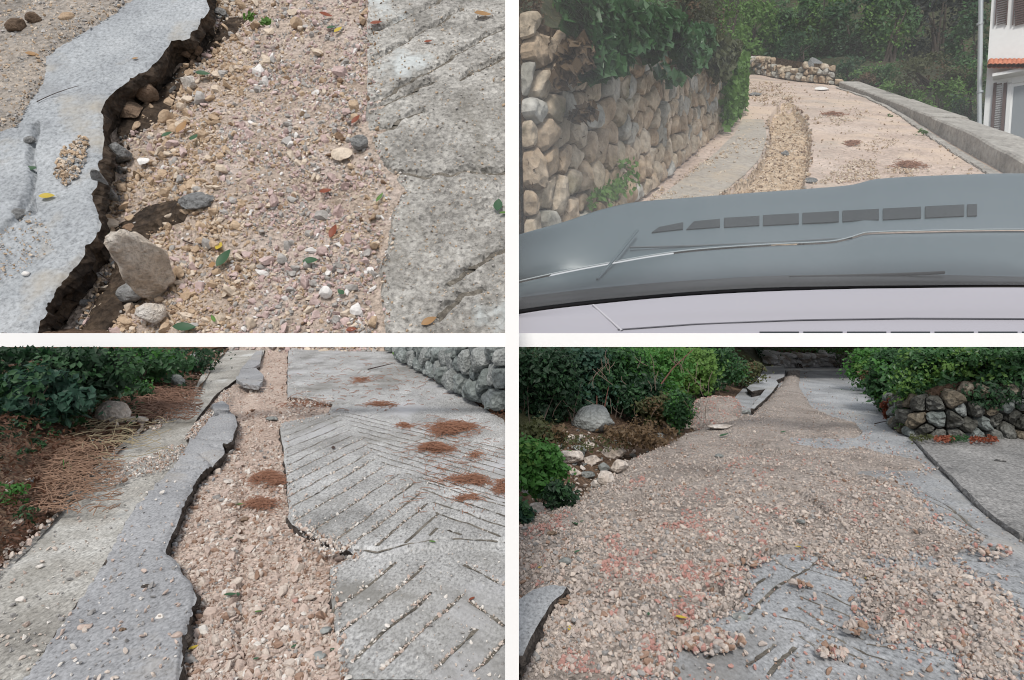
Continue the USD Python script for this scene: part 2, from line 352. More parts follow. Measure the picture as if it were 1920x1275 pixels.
def plant(kind, gr, px, py, rx, ry, D, n, leaf_px, mat, wood, label, cat, seed, lim=None, group=None, foot=None, k=7, r=3.0, **kw):
    t = thing(kind, label, cat, group)
    ft = spot(px, py + ry * 1.05, D) if foot is None else foot
    sm = stems(px, py, rx, ry, D, ft, seed + 1, k, r)
    if lim is not None:
        x, y, _ = seen(sm[0]); ok = lim(x, y); sm = (sm[0], sm[1][ok[sm[1]].all(1)])
        if len(sm[1]): u, iv = np.unique(sm[1], return_inverse=True); sm = (sm[0][u], iv.reshape(-1, 3))
    if len(sm[1]): obj('trunk' if kind.endswith('tree') else 'stem', sm, wood, t, True)
    obj('crown' if kind.endswith('tree') else 'foliage', foliage(px, py, rx, ry, D, n, leaf_px, seed, lim=lim, **kw), mat, t)
    young = MIX.get(str(mat.GetPath()).split('/')[-1])
    if young and n > 250: obj('young_leaves', foliage(px, py, rx * 1.03, ry * 1.04, D - .01, int(n * .3), leaf_px * .8, seed + 7, lim=lim, **{**kw, 'clumps': 12}), globals()[young], t)
    return t
def litter_leaf(gr, px, py, size_px, mat, label, seed, z=0.0, asp=.5, curl=.25, rot=None):
    z = gr.rest(px, py); rng = np.random.default_rng(seed); c = gr.at(px, py, z); s = ((c - EYE) @ F) / FOC * size_px * .5
    a = rng.uniform(0, 6.28) if rot is None else rot
    n = 9; t = np.linspace(-1, 1, n); wd = asp * (1 - np.abs(t) ** 2.2) * (1 - .25 * t)
    v = []
    for x, w in zip(t, wd):
        for q in (-1, 0, 1):
            v.append((x, q * w, curl * (q * q) * .6 * (w / asp) + curl * x * x * .5))
    v = np.array(v); f = []
    for i in range(n - 1):
        for j in range(2):
            k = i * 3 + j; f += [(k, k + 3, k + 4), (k, k + 4, k + 1)]
    c2, s2 = math.cos(a), math.sin(a); tl = rng.uniform(-.35, .35)
    v = np.c_[v[:, 0] * c2 - v[:, 1] * s2, v[:, 0] * s2 + v[:, 1] * c2, v[:, 2] + v[:, 0] * tl] * s
    v[:, 2] += s * .34
    w = c + v @ np.array([R, gr.f, gr.n])
    o = obj('fallen_leaf', (w, np.array(f)), mat, None, True); tag(o, label, 'leaf')
    return o
def strands(name, gr, px, py, rx, ry, n, len_px, w_px, mat, label, cat, seed, z=0.0, lift=6.0, group=None, parent=None, kind=None, even=False):
    z = gr.rest(px, py)
    rng = np.random.default_rng(seed); pts, cnt = [], []
    cl = rng.normal(size=(7, 2)).clip(-1.6, 1.6) * [.34, .30]; q = cl[rng.integers(7, size=n)] + rng.normal(size=(n, 2)) * np.where(rng.uniform(size=(n, 1)) < .3, .40, .17)
    if even: q = rng.normal(size=(n, 2)).clip(-2, 2) * .5
    x, y = px + q[:, 0] * rx, py + q[:, 1] * ry
    c = gr.at(x, y, z); D = (c - EYE) @ F; s = D / FOC
    hh = np.exp(-(q ** 2).sum(1) * 2.2) * lift * s * rng.uniform(.1, 1, n)
    for i in range(n):
        a = rng.uniform(0, 6.28); L = len_px * s[i] * rng.uniform(.5, 1.2) * .5
        d = R * math.cos(a) + gr.f * math.sin(a) + gr.n * rng.normal() * .18
        b = gr.n * rng.uniform(-.15, .3) * L
        m = c[i] + gr.n * (hh[i] + s[i] * .8)
        pts += [m - d * L, m - d * L * .3 + b, m + d * L * .35 + b, m + d * L]; cnt.append(4)
    cv = UsdGeom.BasisCurves.Define(stage, numbered(name, path_of(parent)))
    cv.CreateTypeAttr('linear'); cv.CreatePointsAttr(Vt.Vec3fArray.FromNumpy(np.array(pts, np.float32))); cv.CreateCurveVertexCountsAttr(Vt.IntArray(cnt))
    cv.CreateWidthsAttr(Vt.FloatArray([float(w_px * s.mean())])); cv.SetWidthsInterpolation('constant')
    UsdShade.MaterialBindingAPI.Apply(cv.GetPrim()).Bind(mat)
    tag(cv, label, cat, group, kind)
    return cv

# ------------------------------------------------------------------ dry stone walls
def wall_stones(parent, surf, u0, u1, v0, v1, nstones, proud, mats, seed, aspect=1.25, limit=300, gap=.04, skip=None, backing=None, jit=.62):
    """surf(u, v) -> point, outward normal; a wall of fitted boulders with recessed joints, each its own part"""
    rng = np.random.default_rng(seed); Wd, Ht = u1 - u0, v1 - v0
    cell = math.sqrt(Wd * Ht / nstones); cw, ch = cell * math.sqrt(aspect), cell / math.sqrt(aspect)
    pts = []
    for r in range(int(math.ceil(Ht / ch)) + 1):
        for c in range(int(math.ceil(Wd / cw)) + 1):
            pts.append((u0 + (c + .5 * (r % 2)) * cw + rng.uniform(-jit, jit) * cw * .6, v0 + (r + .5) * ch + rng.uniform(-jit, jit) * ch * .6))
    rect = shapely.box(u0, v0, u1, v1)
    cells = shapely.get_parts(shapely.voronoi_polygons(MultiPoint(pts), extend_to=rect.buffer(cell * 2)))
    k = 0; found = []
    for ce in cells:
        g = ce.intersection(rect)
        if g.is_empty or g.area < .06 * cell * cell: continue
        if skip is not None and skip(g.centroid.x, g.centroid.y): continue
        g = g.buffer(-gap * cell).buffer(-.16 * cell).buffer(.16 * cell)
        if g.is_empty or g.geom_type != 'Polygon': continue
        N = 18; b = np.array([g.exterior.interpolate(i / N, normalized=True).coords[0] for i in range(N)])
        c = np.array(g.centroid.coords[0]); amp = rng.uniform(.55, 1.15) * proud
        tl = rng.uniform(-.35, .35, 2) * proud / cell * 1.4
        rings = [(1.0, -.45), (1.0, .3), (.9, .78), (.62, .98), (.3, 1.0)]
        Fc = []
        w = np.vstack([c + (b - c) * sc for sc, hh in rings] + [c[None]]); qi = np.r_[np.repeat(np.arange(5), N), 4]
        o = np.r_[np.repeat([hh for sc, hh in rings], N), 1.0] * amp + ((w - c) @ tl) * (qi > 1) + proud * .9 * (fbm(np.c_[w / cell * 2.2, np.full(len(w), seed + k * .37)], 4, seed) - .5) * (qi > 0)
        P, nn = surf(w[:, 0], w[:, 1]); V = P + nn * o[:, None]; nn = nn[-1]
        for q in range(len(rings) - 1):
            for i in range(N):
                a, bb = q * N + i, q * N + (i + 1) % N; Fc += [(a, bb, bb + N), (a, bb + N, a + N)]
        last = (len(rings) - 1) * N
        Fc += [(last + i, last + (i + 1) % N, len(V) - 1) for i in range(N)]
        V = np.array(V); Fc = np.array(Fc)
        n0 = np.cross(V[Fc[:, 1]] - V[Fc[:, 0]], V[Fc[:, 2]] - V[Fc[:, 0]]).sum(0)
        if n0 @ nn < 0: Fc = Fc[:, ::-1]
        found.append((float(np.linalg.norm(P[-1] - EYE)), k, (V, Fc))); k += 1
    found.sort(key=lambda a: a[0])
    for d, i, m in found[:limit]: obj('stone', m, mats[i % len(mats)], parent, 35)
    if found[limit:]: tag(obj('far_stones', cat_meshes([m for _, _, m in found[limit:]]), mats[0], parent, 35), kind='stuff')
    return k
class WallLine:
    """a wall surface over a base line of points with heights: u runs along it, v from 0 (foot) to 1 (top) times the local height"""
    def __init__(s, base, height, lean=0.0, up=V4):
        s.b = np.array(base); s.h = np.array(height, float); d = np.linalg.norm(np.diff(s.b, axis=0), axis=1)
        s.u = np.r_[0, np.cumsum(d)]; s.L = s.u[-1]; s.up = up; s.lean = lean
    def __call__(s, u, v, off=0.0):
        u = np.clip(np.asarray(u, float), 0, s.L); one = u.ndim == 0; u = np.atleast_1d(u); v = np.atleast_1d(np.asarray(v, float))
        at = lambda t: np.stack([np.interp(t, s.u, s.b[:, k]) for k in range(3)], -1)
        p = at(u); e = s.L * .02; a = at(np.minimum(u + e, s.L)) - at(np.maximum(u - e, 0))
        n = np.cross(a, s.up); n /= np.linalg.norm(n, axis=1, keepdims=True) + 1e-12
        n = np.where(((EYE - p) * n).sum(1, keepdims=True) < 0, -n, n)
        P = p + s.up * v[:, None] - n * (s.lean * v)[:, None]
        return (P[0], n[0]) if one else (P, n)
    def backing(s, off, top, nu=40, bottom=-.3):
        V, Fc = [], []
        for i in range(nu + 1):
            u = s.L * i / nu; h = np.interp(u, s.u, s.h)
            for v, o in ((bottom, off), (h * top, off), (h * top, off - .03 * h), (bottom, off - .03 * h)):
                p, n = s(u, v); V.append(p + n * o)
        for i in range(nu):
            for j in range(4):
                a, b = i * 4 + j, i * 4 + (j + 1) % 4; Fc += [(a, b, b + 4), (a, b + 4, a + 4)]
        Fc += [(0, 1, 2), (0, 2, 3), (nu * 4, nu * 4 + 2, nu * 4 + 1), (nu * 4, nu * 4 + 3, nu * 4 + 2)]
        return np.array(V), np.array(Fc)
def rise(base, py, up=V4):
    """height over base at which the upright passes image row py"""
    q = base - EYE; v = (637.5 - py) / FOC
    return (v * (q @ F) - q @ U) / (up @ U - v * (up @ F))
def smooth_line(pts, n):
    p = np.array(pts, float); t = np.r_[0, np.cumsum(np.hypot(*np.diff(p, axis=0).T))]; s = np.linspace(0, t[-1], n)
    from scipy.interpolate import PchipInterpolator
    return np.c_[PchipInterpolator(t, p[:, 0])(s), PchipInterpolator(t, p[:, 1])(s)]

def ss(a, b, x): t = np.clip((x - a) / (b - a), 0, 1); return t * t * (3 - 2 * t)
def geo(poly): return Polygon(poly).buffer(0)
def pdist(g, x, y): return shapely.distance(shapely.points(x, y), g)

# ------------------------------------------------------------------ white dividing wall between left and right plots, white beam under the upper plots
D0, D1 = .9, 2.8
t = thing('dividing_wall', 'narrow white painted upright wall dividing the left plots from the right plots', 'wall')
hw = 13.0 / FOC * D0
q = np.array([spot(960, -40, D0), spot(960, 1330, D0), EYE + F * D1 * 1.35 - V4 * 1.9, EYE + F * D1 + U * .30])
V = np.vstack([q - R * hw, q + R * hw])
obj('panel', (V, np.array([(0, 1, 2), (0, 2, 3), (4, 6, 5), (4, 7, 6), (0, 4, 5), (0, 5, 1), (1, 5, 6), (1, 6, 2), (2, 6, 7), (2, 7, 3), (3, 7, 4), (3, 4, 0)])), WHITE, t)
t = thing('crossbeam', 'long white painted horizontal beam between the upper plots and the lower plots', 'beam')
for sx, x0, x1 in ((0, -3.2, -hw - .002), (1, hw + .002, 3.2)):
    obj('beam_half', box_w(EYE + F * (D1 + .03) + R * (x0 + x1) / 2, (R, F, U), ((x1 - x0) / 2, .03, 13.0 / FOC * D1)), WHITE, t)

# ================================================================== materials of the places
CON_BLUE = rough_mat('smooth_grey_concrete', [(.23, .245, .265), (.31, .33, .35), (.38, .40, .42)], 1.1, 22, .4, .03, patch=((.36, .33, .28), .9, .54, .72), speck=(.45, 1.35), stain=((.20, .205, .215), .7, .56, .78))
CON_OLD = rough_mat('old_lichen_concrete', [(.17, .163, .15), (.33, .32, .30), (.46, .45, .425)], 1.5, 16, .9, .05, patch=((.50, .53, .53), .8, .6, .68), speck=(.3, 1.6), stain=((.16, .15, .13), .9, .52, .74))
GFILL = rough_mat('groove_fill', [(.06, .053, .046), (.13, .118, .10), (.24, .22, .19)], 14, 90, .6, .01)  # darker than the slabs, for the strips along the grooves
EARTH = rough_mat('dark_earth', [(.018, .014, .012), (.05, .036, .026), (.09, .065, .045)], 3, 14, 1, .06, speck=(.3, 1.8))
BEDTAN = rough_mat('fine_tan_gravel', [(.32, .25, .20), (.47, .39, .33), (.52, .45, .42)], 1.4, 20, 1, .06, speck=(.35, 1.4))
G_TAN = rough_mat('tan_limestone', [(.34, .245, .165), (.50, .385, .275)], 4, 30, .4, .02, speck=(.7, 1.2))
G_CREAM = rough_mat('cream_limestone', [(.50, .41, .32), (.62, .54, .45)], 4, 30, .4, .02, speck=(.7, 1.15))
G_PINK = rough_mat('pale_pink_limestone', [(.42, .31, .29), (.56, .45, .43)], 4, 30, .4, .02, speck=(.7, 1.15))
G_GREY = rough_mat('grey_limestone', [(.28, .265, .25), (.44, .425, .41)], 4, 30, .4, .02, speck=(.7, 1.2))
G_WHITE = rough_mat('white_limestone', [(.62, .60, .58), (.72, .71, .70)], 4, 30, .3, .02, speck=(.8, 1.1))
G_BROWN = rough_mat('brown_stone', [(.16, .105, .07), (.28, .19, .13)], 4, 30, .5, .02, speck=(.6, 1.3))
BOULDER = rough_mat('boulder_limestone', [(.50, .41, .325), (.63, .555, .475), (.73, .71, .68)], 1.3, 16, .8, .12, patch=((.66, .64, .61), .8, .52, .62), speck=(.5, 1.35), vor=.15)
BROWNROCK = rough_mat('brown_rock', [(.10, .068, .046), (.22, .155, .11), (.27, .21, .16)], 1.6, 16, .8, .1, speck=(.55, 1.3), vor=.15)
CHUNK = rough_mat('broken_concrete', [(.18, .185, .19), (.34, .34, .335)], 2, 18, .9, .08, speck=(.4, 1.4), vor=.3)
LF_GREEN = leaf_mat('leaf_green', [(.045, .11, .055), (.085, .17, .09)], .25)
LF_BRIGHT = leaf_mat('leaf_bright_green', [(.11, .22, .05), (.18, .29, .07)], .25)
LF_RED = leaf_mat('leaf_red_brown', [(.22, .06, .03), (.33, .10, .05)], .2)
LF_TAN = leaf_mat('leaf_tan', [(.34, .2, .09), (.45, .27, .12)], .2)
LF_YEL = leaf_mat('leaf_yellow', [(.5, .38, .05), (.6, .34, .08)], .2)
TWIG = plain('dark_twig', (.05, .03, .025), .8)
STRAW = plain('red_pine_straw', (.27, .135, .085), .8)
DRY = leaf_mat('dry_bracken', [(.10, .045, .025), (.24, .12, .06), (.30, .2, .11)], .2)
DRYGRASS = plain('dry_grass', (.26, .19, .11), .8)
WOOD = plain('branch_wood', (.06, .045, .035), .85)

# the land under and around the plots
_p = [EYE + R * x + BR.f * y - BR.n * (BR.h + .32) for x, y in ((-40, -6), (40, -6), (40, 60), (-40, 60))]
g = thing('ground', 'wide bare soil under and around the four plots', None, kind='structure')
obj('soil', (np.array(_p), np.array([(0, 1, 2), (0, 2, 3)])), rough_mat('wide_soil', [(.07, .055, .04), (.13, .11, .085), (.18, .16, .125)], 1.5, 30, .8, .03), g)

# ================================================================== UPPER LEFT: washed-out gutter seen from close by
TLS = [(388, -40), (388, 15), (380, 30), (372, 50), (352, 68), (322, 75), (305, 92), (292, 112), (275, 128), (245, 145), (215, 165), (195, 185), (188, 205), (193, 225), (191, 260), (187, 300), (182, 320), (180, 345),
       (168, 362), (178, 385), (187, 400), (183, 430), (165, 455), (145, 490), (120, 520), (90, 575), (66, 624), (52, 660), (-45, 660), (-45, -40)]
TRS = [(690, -40), (690, 190), (681, 255), (690, 280), (716, 310), (742, 350), (726, 400), (715, 450), (706, 500), (704, 560), (712, 660), (958, 660), (958, -40)]
gs = LineString(TLS[:28]); gr_ = LineString(TRS[:11])
def z_tl(x, y, xy):
    d = pdist(gs, x, y); e = pdist(gr_, x, y)
    b = -.44 + .30 * ss(20, 240, d) + .10 * (1 - ss(0, 120, e))
    b = b - .12 * np.exp(-((x - 575) / 26) ** 2 - ((y - 345) / 30) ** 2) - .1 * np.exp(-((x - 700) / 20) ** 2 - ((y - 490) / 60) ** 2)
    return b + .16 * (fbm(np.c_[xy * .9, 0 * x], 4, 3) - .5) + .07 * (fbm(np.c_[xy * 4, 0 * x], 3, 4) - .5)
bed = thing('gravel_gutter', 'wide gutter of tan and pink gravel washed out beside the grey slab in the upper left view', None, kind='structure')
obj('bed', sheet(TL, [(60, -170), (720, -170), (760, 340), (730, 690), (-40, 690), (100, 300)], 4.5, z_tl), BEDTAN, bed, True)
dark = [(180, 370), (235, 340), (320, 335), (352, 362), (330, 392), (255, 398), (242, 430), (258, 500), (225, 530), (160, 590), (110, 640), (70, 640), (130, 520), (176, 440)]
obj('earth_patch', sheet(TL, dark, 4, lambda x, y, xy: z_tl(x, y, xy) + .05 * np.clip(pdist(LineString(dark), x, y) / 14 - .3, -.4, 1), 0, 2.5, 5), EARTH, bed, True)  # dark earth-coloured sheet just above the gravel bed
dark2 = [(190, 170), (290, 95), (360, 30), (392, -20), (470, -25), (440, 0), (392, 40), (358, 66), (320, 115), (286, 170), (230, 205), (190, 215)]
obj('earth_patch', sheet(TL, dark2, 4, lambda x, y, xy: z_tl(x, y, xy) + .05 * np.clip(pdist(LineString(dark2), x, y) / 14 - .3, -.4, 1), 0, 2.5, 6), EARTH, bed, True)
PT = geo(TRS).symmetric_difference(geo([(100, -40), (712, -40), (712, 660), (60, 660)])).intersection(geo([(395, -40), (712, -40), (745, 350), (712, 660), (60, 660), (195, 300)]))
PT = geo([(370, -150), (700, -150), (692, -30), (688, 190), (680, 255), (690, 280), (714, 310), (738, 350), (724, 400), (712, 460), (702, 500), (702, 560), (708, 670), (60, 670), (110, 540), (165, 430), (165, 330), (180, 230), (290, 110), (350, 50)])
GD, GD2 = geo(dark), geo(dark2)
def keep_tl(x, y):
    k = (.3 + .7 * ss(.42, .56, fbm(np.c_[x / 55, y / 40, 0 * x], 3, 77))) * np.where(shapely.contains_xy(GD, x, y), .3, 1.0) * np.where(shapely.contains_xy(GD2, x, y), .4, 1.0); return k
def col_tl(p, rng):
    g = fbm(np.c_[p / 70, np.zeros(len(p))], 3, 8); pinkish = ss(.38, .62, g * .7 + .3 * ss(380, 520, p[:, 0]))
    u = rng.uniform(size=len(p)); k = np.zeros(len(p), int)
    k[u < .58] = 0; k[(u >= .58) & (u < .85)] = 1; k[(u >= .85) & (u < .93)] = 2; k[u >= .93] = 3
    v = rng.uniform(size=len(p)); q = v < pinkish
    k2 = np.where(u < .36, 2, np.where(u < .68, 4 - 1, np.where(u < .85, 1, np.where(u < .92, 4, 0))))
    k = np.where(q, k2, k); k[rng.uniform(size=len(p)) < .02] = 5
    return k
GM = [G_TAN, G_CREAM, G_PINK, G_GREY, G_WHITE, G_BROWN]
scatter(bed, TL, PT, z_tl, (3.6, 6.0, 22), 19000, GM, 11, col_tl, 10, .3, 3.0, keep=keep_tl, name='fine_gravel')
def keep_big(x, y): return keep_tl(x, y) * (.35 + .65 * ss(520, 300, x) + .8 * ss(430, 560, y))
scatter(bed, TL, PT, z_tl, (10, 14, 32), 1250, GM, 12, col_tl, 290, .22, 3.0, keep=keep_big, name='coarse_gravel')

crack = wiggle(TL, [[(70, 235), (52, 300), (62, 330), (50, 372), (22, 420), (-10, 440)], [(55, 372), (58, 395), (30, 412)]], .1, 1)
def z_tls(x, y, xy):
    d = seg_dist(xy, crack)
    return .05 * (fbm(np.c_[xy * 1.1, 0 * x], 3, 2) - .5) + .02 * (fbm(np.c_[xy * 9, 0 * x], 3, 5) - .5) - .12 * np.exp(-(d / .035) ** 2) - .03 * (1 - ss(0, 9, pdist(gs, x, y))) ** 2
top, side = side_and_top(TL, TLS, 3.2, z_tls, .55, 7.0, 1, .25)
t = thing('concrete_slab', 'smooth blue grey concrete slab with a ragged undercut edge, upper left view', None, kind='structure')
obj('surface', top, CON_BLUE, t, True); obj('broken_side', side, EARTH, t, True)  # dark soil colour on the side also carries the shade of the undercut
lift = lambda d: (lambda x, y, xy: z_tls(x, y, xy) + d(x, y))
for k, (pl, n, sz, lab) in enumerate((([(-40, -40), (300, -40), (190, 45), (120, 85), (88, 110), (84, 160), (60, 190), (34, 240), (-40, 260)], 2600, (3, 4.2, 10), 'thin grey and tan grit lying over the far left corner of the blue grey slab'),
                               ([(100, 330), (118, 285), (150, 258), (166, 258), (162, 300), (150, 330), (125, 352)], 420, (3, 5.5, 12), 'small heap of tan chippings on the blue grey slab near its edge'),
                               ([(-40, 420), (20, 430), (60, 400), (90, 420), (110, 470), (60, 500), (-40, 560)], 260, (3, 4, 8), 'sparse tan grit on the blue grey slab beside the crack'))):
    g = thing('grit_patch', lab, 'gravel', kind='stuff')
    if k == 0:
        obj('grit_bed', sheet(TL, pl, 6, lift(lambda x, y, P=LineString(pl): .03 * np.clip(pdist(P, x, y) / 18 - .15, -.2, 1)), 0, 5, 3), rough_mat('grey_grit', [(.17, .155, .14), (.30, .27, .24), (.36, .31, .26)], 1.5, 14, .9, .05, speck=(.35, 1.5)), g, True)
    scatter(g, TL, geo(pl), lift(lambda x, y: .02), sz, n, [G_GREY, G_GREY, G_CREAM, G_TAN] if k == 0 else [G_TAN, G_CREAM, G_TAN, G_GREY], 20 + k, None, 0, .2, 2.4)
GRV = [[(690, 62), (742, 42), (790, 20), (850, -20)], [(700, 112), (735, 92), (790, 62), (870, 12)], [(705, 190), (768, 150), (830, 118), (890, 80), (950, 50)], [(700, 205), (760, 175), (815, 150)], [(860, 145), (902, 133), (955, 100)],
                  [(722, 320), (800, 328), (870, 322), (958, 318)], [(845, 532), (880, 510), (905, 488), (958, 462)], [(690, 250), (730, 235), (790, 205)], [(820, 600), (860, 560), (900, 545)]]
grv = wiggle(TL, GRV, .16, 2)
def surf_tl(x, y, xy):
    return np.where(shapely.contains_xy(geo(TLS), x, y), z_tls(x, y, xy), np.where(shapely.contains_xy(geo(TRS), x, y), z_trs(x, y, xy), z_tl(x, y, xy) + .03))
TL.surface = surf_tl
def z_trs(x, y, xy):
    d = seg_dist(xy, grv)
    rough = .35 + .65 * ss(150, 330, y)
    return (.16 * (fbm(np.c_[xy * .8, 0 * x], 4, 12) - .5) + .10 * (fbm(np.c_[xy * 3.2, 0 * x], 4, 15) - .5) + .05 * (fbm(np.c_[xy * 11, 0 * x], 2, 16) - .5)) * rough - .07 * np.exp(-(d / .05) ** 4) - .12 * (1 - ss(0, 26, pdist(gr_, x, y))) ** 2 * ss(200, 300, y) + .02
top, side = side_and_top(TL, TRS, 3.4, z_trs, .4, 3.0, 2, .1, crisp(TL, GRV, .05, .16, 2))
t = thing('rough_road_slab', 'rough lichen-spotted concrete road slab with slanting grooves, upper left view', None, kind='structure')
obj('surface', top, CON_OLD, t, True); obj('broken_side', side, BEDTAN, t, True)
obj('groove_fill', ribbons(TL, GRV, z_trs, .055, .16, 2, .014, 1.3), GFILL, t, True)
g = thing('loose_grit', 'scattered tan grit lying on the rough lichen-spotted slab, upper left view', 'gravel', kind='stuff')
scatter(g, TL, geo(TRS).intersection(geo([(690, -30), (955, -30), (955, 650), (690, 650)])), z_trs, (2.4, 3.2, 8), 1500, [G_GREY, G_CREAM, G_TAN, G_GREY], 31, None, 0, .2, 2.2)

for k, (x, y, w, h, m, lab, zz, kw) in enumerate((
    (295, 480, 92, 190, BOULDER, 'large pale tan boulder in the gutter, biggest rock of the upper left view', -.42, dict(deep=.9, cuts=10, rot=.75, rough=.22)),
    (233, 207, 60, 40, BROWNROCK, 'rounded brown rock tucked under the ragged slab edge', -.5, {}),
    (277, 172, 42, 48, BROWNROCK, 'angular brown rock wedged behind the rounded brown one under the slab', -.5, {}),
    (358, 95, 42, 34, BROWNROCK, 'brown rock half hidden under the far end of the slab edge', -.5, {}),
    (356, 152, 34, 34, BOULDER, 'tan rock standing in gravel just below the far slab edge', -.42, {}),
    (228, 284, 46, 48, CHUNK, 'blocky grey piece of broken concrete beside the slab edge', -.46, dict(rough=.05, cuts=5)),
    (207, 342, 26, 72, CHUNK, 'narrow upright sliver of grey concrete against the slab edge', -.46, dict(rough=.07, cuts=5)),
    (366, 376, 70, 38, CHUNK, 'pebbly grey lump of old concrete lying amid the gravel', -.36, dict(rough=.16, deep=.7)),
    (284, 585, 58, 52, BOULDER, 'pale wedge-shaped rock at the near end of the gutter', -.4, dict(cuts=9)),
    (252, 548, 66, 44, CHUNK, 'crumbly pale grey lump just below the large boulder', -.42, dict(rough=.16)),
    (267, 303, 26, 15, G_WHITE, 'small bright white stone beside the grey concrete block', -.4, {}),
    (611, 546, 28, 30, G_WHITE, 'white flat stone near the bottom middle of the gutter', -.2, {}),
    (676, 266, 36, 34, CHUNK, 'dark grey knob of concrete at the rough slab corner', -.08, {}),
    (640, 290, 42, 22, G_CREAM, 'cream flat stone beside the dark grey knob', -.16, {}),
    (350, 185, 22, 14, G_CREAM, 'cream stone above the green leaf under the far slab', -.42, {}),
    (32, 48, 40, 34, BROWNROCK, 'brown rock in the far left corner beyond the slab', .05, {}),
    (64, 34, 28, 28, BROWNROCK, 'darker brown rock beside the corner rock beyond the slab', .05, {}),
    (124, 30, 30, 22, G_TAN, 'tan rock on grit at the far left, top edge', .05, {}),
    (48, 512, 16, 14, G_WHITE, 'little white stone lying alone on the blue grey slab', .0, {}),
    (56, 262, 22, 18, CHUNK, 'dark chip of concrete lying by the crack in the slab', .0, {}),
    (40, 400, 36, 30, CHUNK, 'loose grey flake of concrete at the crack in the slab', .0, dict(rough=.05)),
    (555, 42, 24, 26, G_TAN, 'upright tan stone near the top of the gutter', -.18, {}))):
    rock(TL, x, y, w, h, m, lab, 300 + k, zz, 'rock', sub=4 if w > 60 else 3, **kw)
for k, (x, y, s, m, lab, zz, rot) in enumerate((
    (383, 143, 26, LF_GREEN, 'green leaf on gravel under the far slab edge', -.35, .1), (315, 256, 22, LF_GREEN, 'dark green leaf near the orange leaf by the slab', -.36, .4), (366, 262, 24, LF_GREEN, 'folded green leaf standing in gravel right of the orange leaf', -.3, 1.4),
    (62, 320, 24, LF_GREEN, 'green leaf at the crack on the blue grey slab', .04, .5), (92, 372, 27, LF_YEL, 'yellow and red curled leaf on the blue grey slab', .04, .2), (423, 490, 40, LF_GREEN, 'large green leaf right of the big boulder', -.24, 1.0),
    (400, 500, 24, LF_TAN, 'round tan leaf touching the large green leaf', -.26, 2.), (413, 465, 24, LF_YEL, 'orange leaf above the large green leaf', -.26, 1.6), (584, 493, 30, LF_GREEN, 'flat green leaf in the middle of the lower gravel', -.18, .05),
    (640, 550, 20, LF_GREEN, 'dark green leaf right of the white flat stone', -.16, 2.4), (934, 390, 34, LF_GREEN, 'green leaf on the rough slab at its right side', .06, 1.5), (945, 402, 20, LF_BRIGHT, 'small light leaf under the green one on the rough slab', .06, .4),
    (713, 374, 24, LF_BRIGHT, 'bright green leaf at the edge of the rough slab', -.1, 1.1), (350, 618, 38, LF_GREEN, 'dark green leaf at the bottom edge of the gutter', -.28, .2), (402, 600, 22, LF_BRIGHT, 'narrow bright leaf near the bottom edge of the gutter', -.26, 2.2),
    (207, 447, 32, LF_BRIGHT, 'yellow-green narrow leaf on dark earth by the slab', -.42, 3.0), (613, 33, 24, LF_RED, 'red leaf at the top of the gravel gutter', -.14, .1), (668, 228, 22, LF_RED, 'red leaf left of the rough slab above the dark knob', -.08, .8),
    (612, 362, 24, LF_RED, 'red curled leaf in the middle right gravel', -.16, .5), (626, 438, 28, LF_RED, 'upright red-brown leaf in the lower right gravel', -.14, 1.2), (805, 606, 32, LF_TAN, 'tan leaf at the bottom of the rough slab', .06, .4),
    (906, 34, 34, LF_TAN, 'brown leaf at the top right of the rough slab', .04, .3), (706, 48, 24, LF_RED, 'brown curled leaf at the top left of the rough slab', .05, .1), (803, 81, 16, LF_RED, 'small red-brown leaf between the grooves', .04, .1),
    (344, 244, 32, LF_TAN, 'orange-tan leaf standing between two green ones', -.32, 1.2), (64, 106, 22, LF_TAN, 'brown leaf on the grit in the upper left corner', .05, .1), (660, 620, 20, LF_RED, 'dark red leaf at the bottom edge', -.14, .1), (255, 112, 12, LF_TAN, 'tiny tan leaf on the blue grey slab', .03, .1),
    (635, 60, 20, LF_YEL, 'orange leaf near the top of the gutter', -.1, .9), (622, 55, 18, LF_GREEN, 'green leaf beside the orange one at the top', -.1, .3))):
    litter_leaf(TL, x, y, s, m, lab, 400 + k, zz, .5 if m is not LF_BRIGHT else .3, .35, rot)
t = thing('weed', 'green sprig growing out of the gravel at the top of the gutter', 'plant')
obj('foliage', foliage(485, 44, 22, 12, float(TL.D(485, 50)), 60, 13, 61, clumps=6), LF_BRIGHT, t)
def chips(label, gr, P, zf, sizes, n, mats, seed, real=None, flat=.62):
    g = thing('loose_chippings', label, 'gravel', kind='stuff'); scatter(g, gr, P, zf, sizes, n, mats, seed, None, 0, .2, 2.2, flat, real)
def twig(gr, pts, r, lab, z, mat=TWIG, cat='twig'):
    p = smooth_line(pts, 10); w = gr.at(p[:, 0], p[:, 1], z); s = ((w - EYE) @ F).mean() / FOC
    w = w + gr.n * (np.linspace(0, 1, 10) * 3 + 1.5)[:, None] * s
    o = obj(numbered_name('twig'), tube(w, np.linspace(r, r * .5, 10) * s, 6), mat, None, True); tag(o, lab, cat)
def numbered_name(n): return n
twig(TL, [(386, 462), (410, 432), (437, 404)], 1.6, 'dark twig leaning from the boulder towards the middle of the gutter', -.2)
twig(TL, [(345, 452), (372, 462), (398, 470)], 1.5, 'dark twig beside the big boulder on its right', -.26)
twig(TL, [(396, 470), (418, 435), (432, 418)], 1.3, 'second dark twig crossing the leaning one', -.2)
twig(TL, [(70, 192), (110, 176), (150, 165)], .9, 'thin dark twig lying on the blue grey slab', .02)
twig(TL, [(165, 500), (195, 520), (225, 545)], 1.0, 'thin brown twig on dark earth beside the slab', -.42)
twig(TL, [(600, 465), (615, 480), (625, 500)], 1.0, 'thin dark twig in the lower right gravel', -.12)
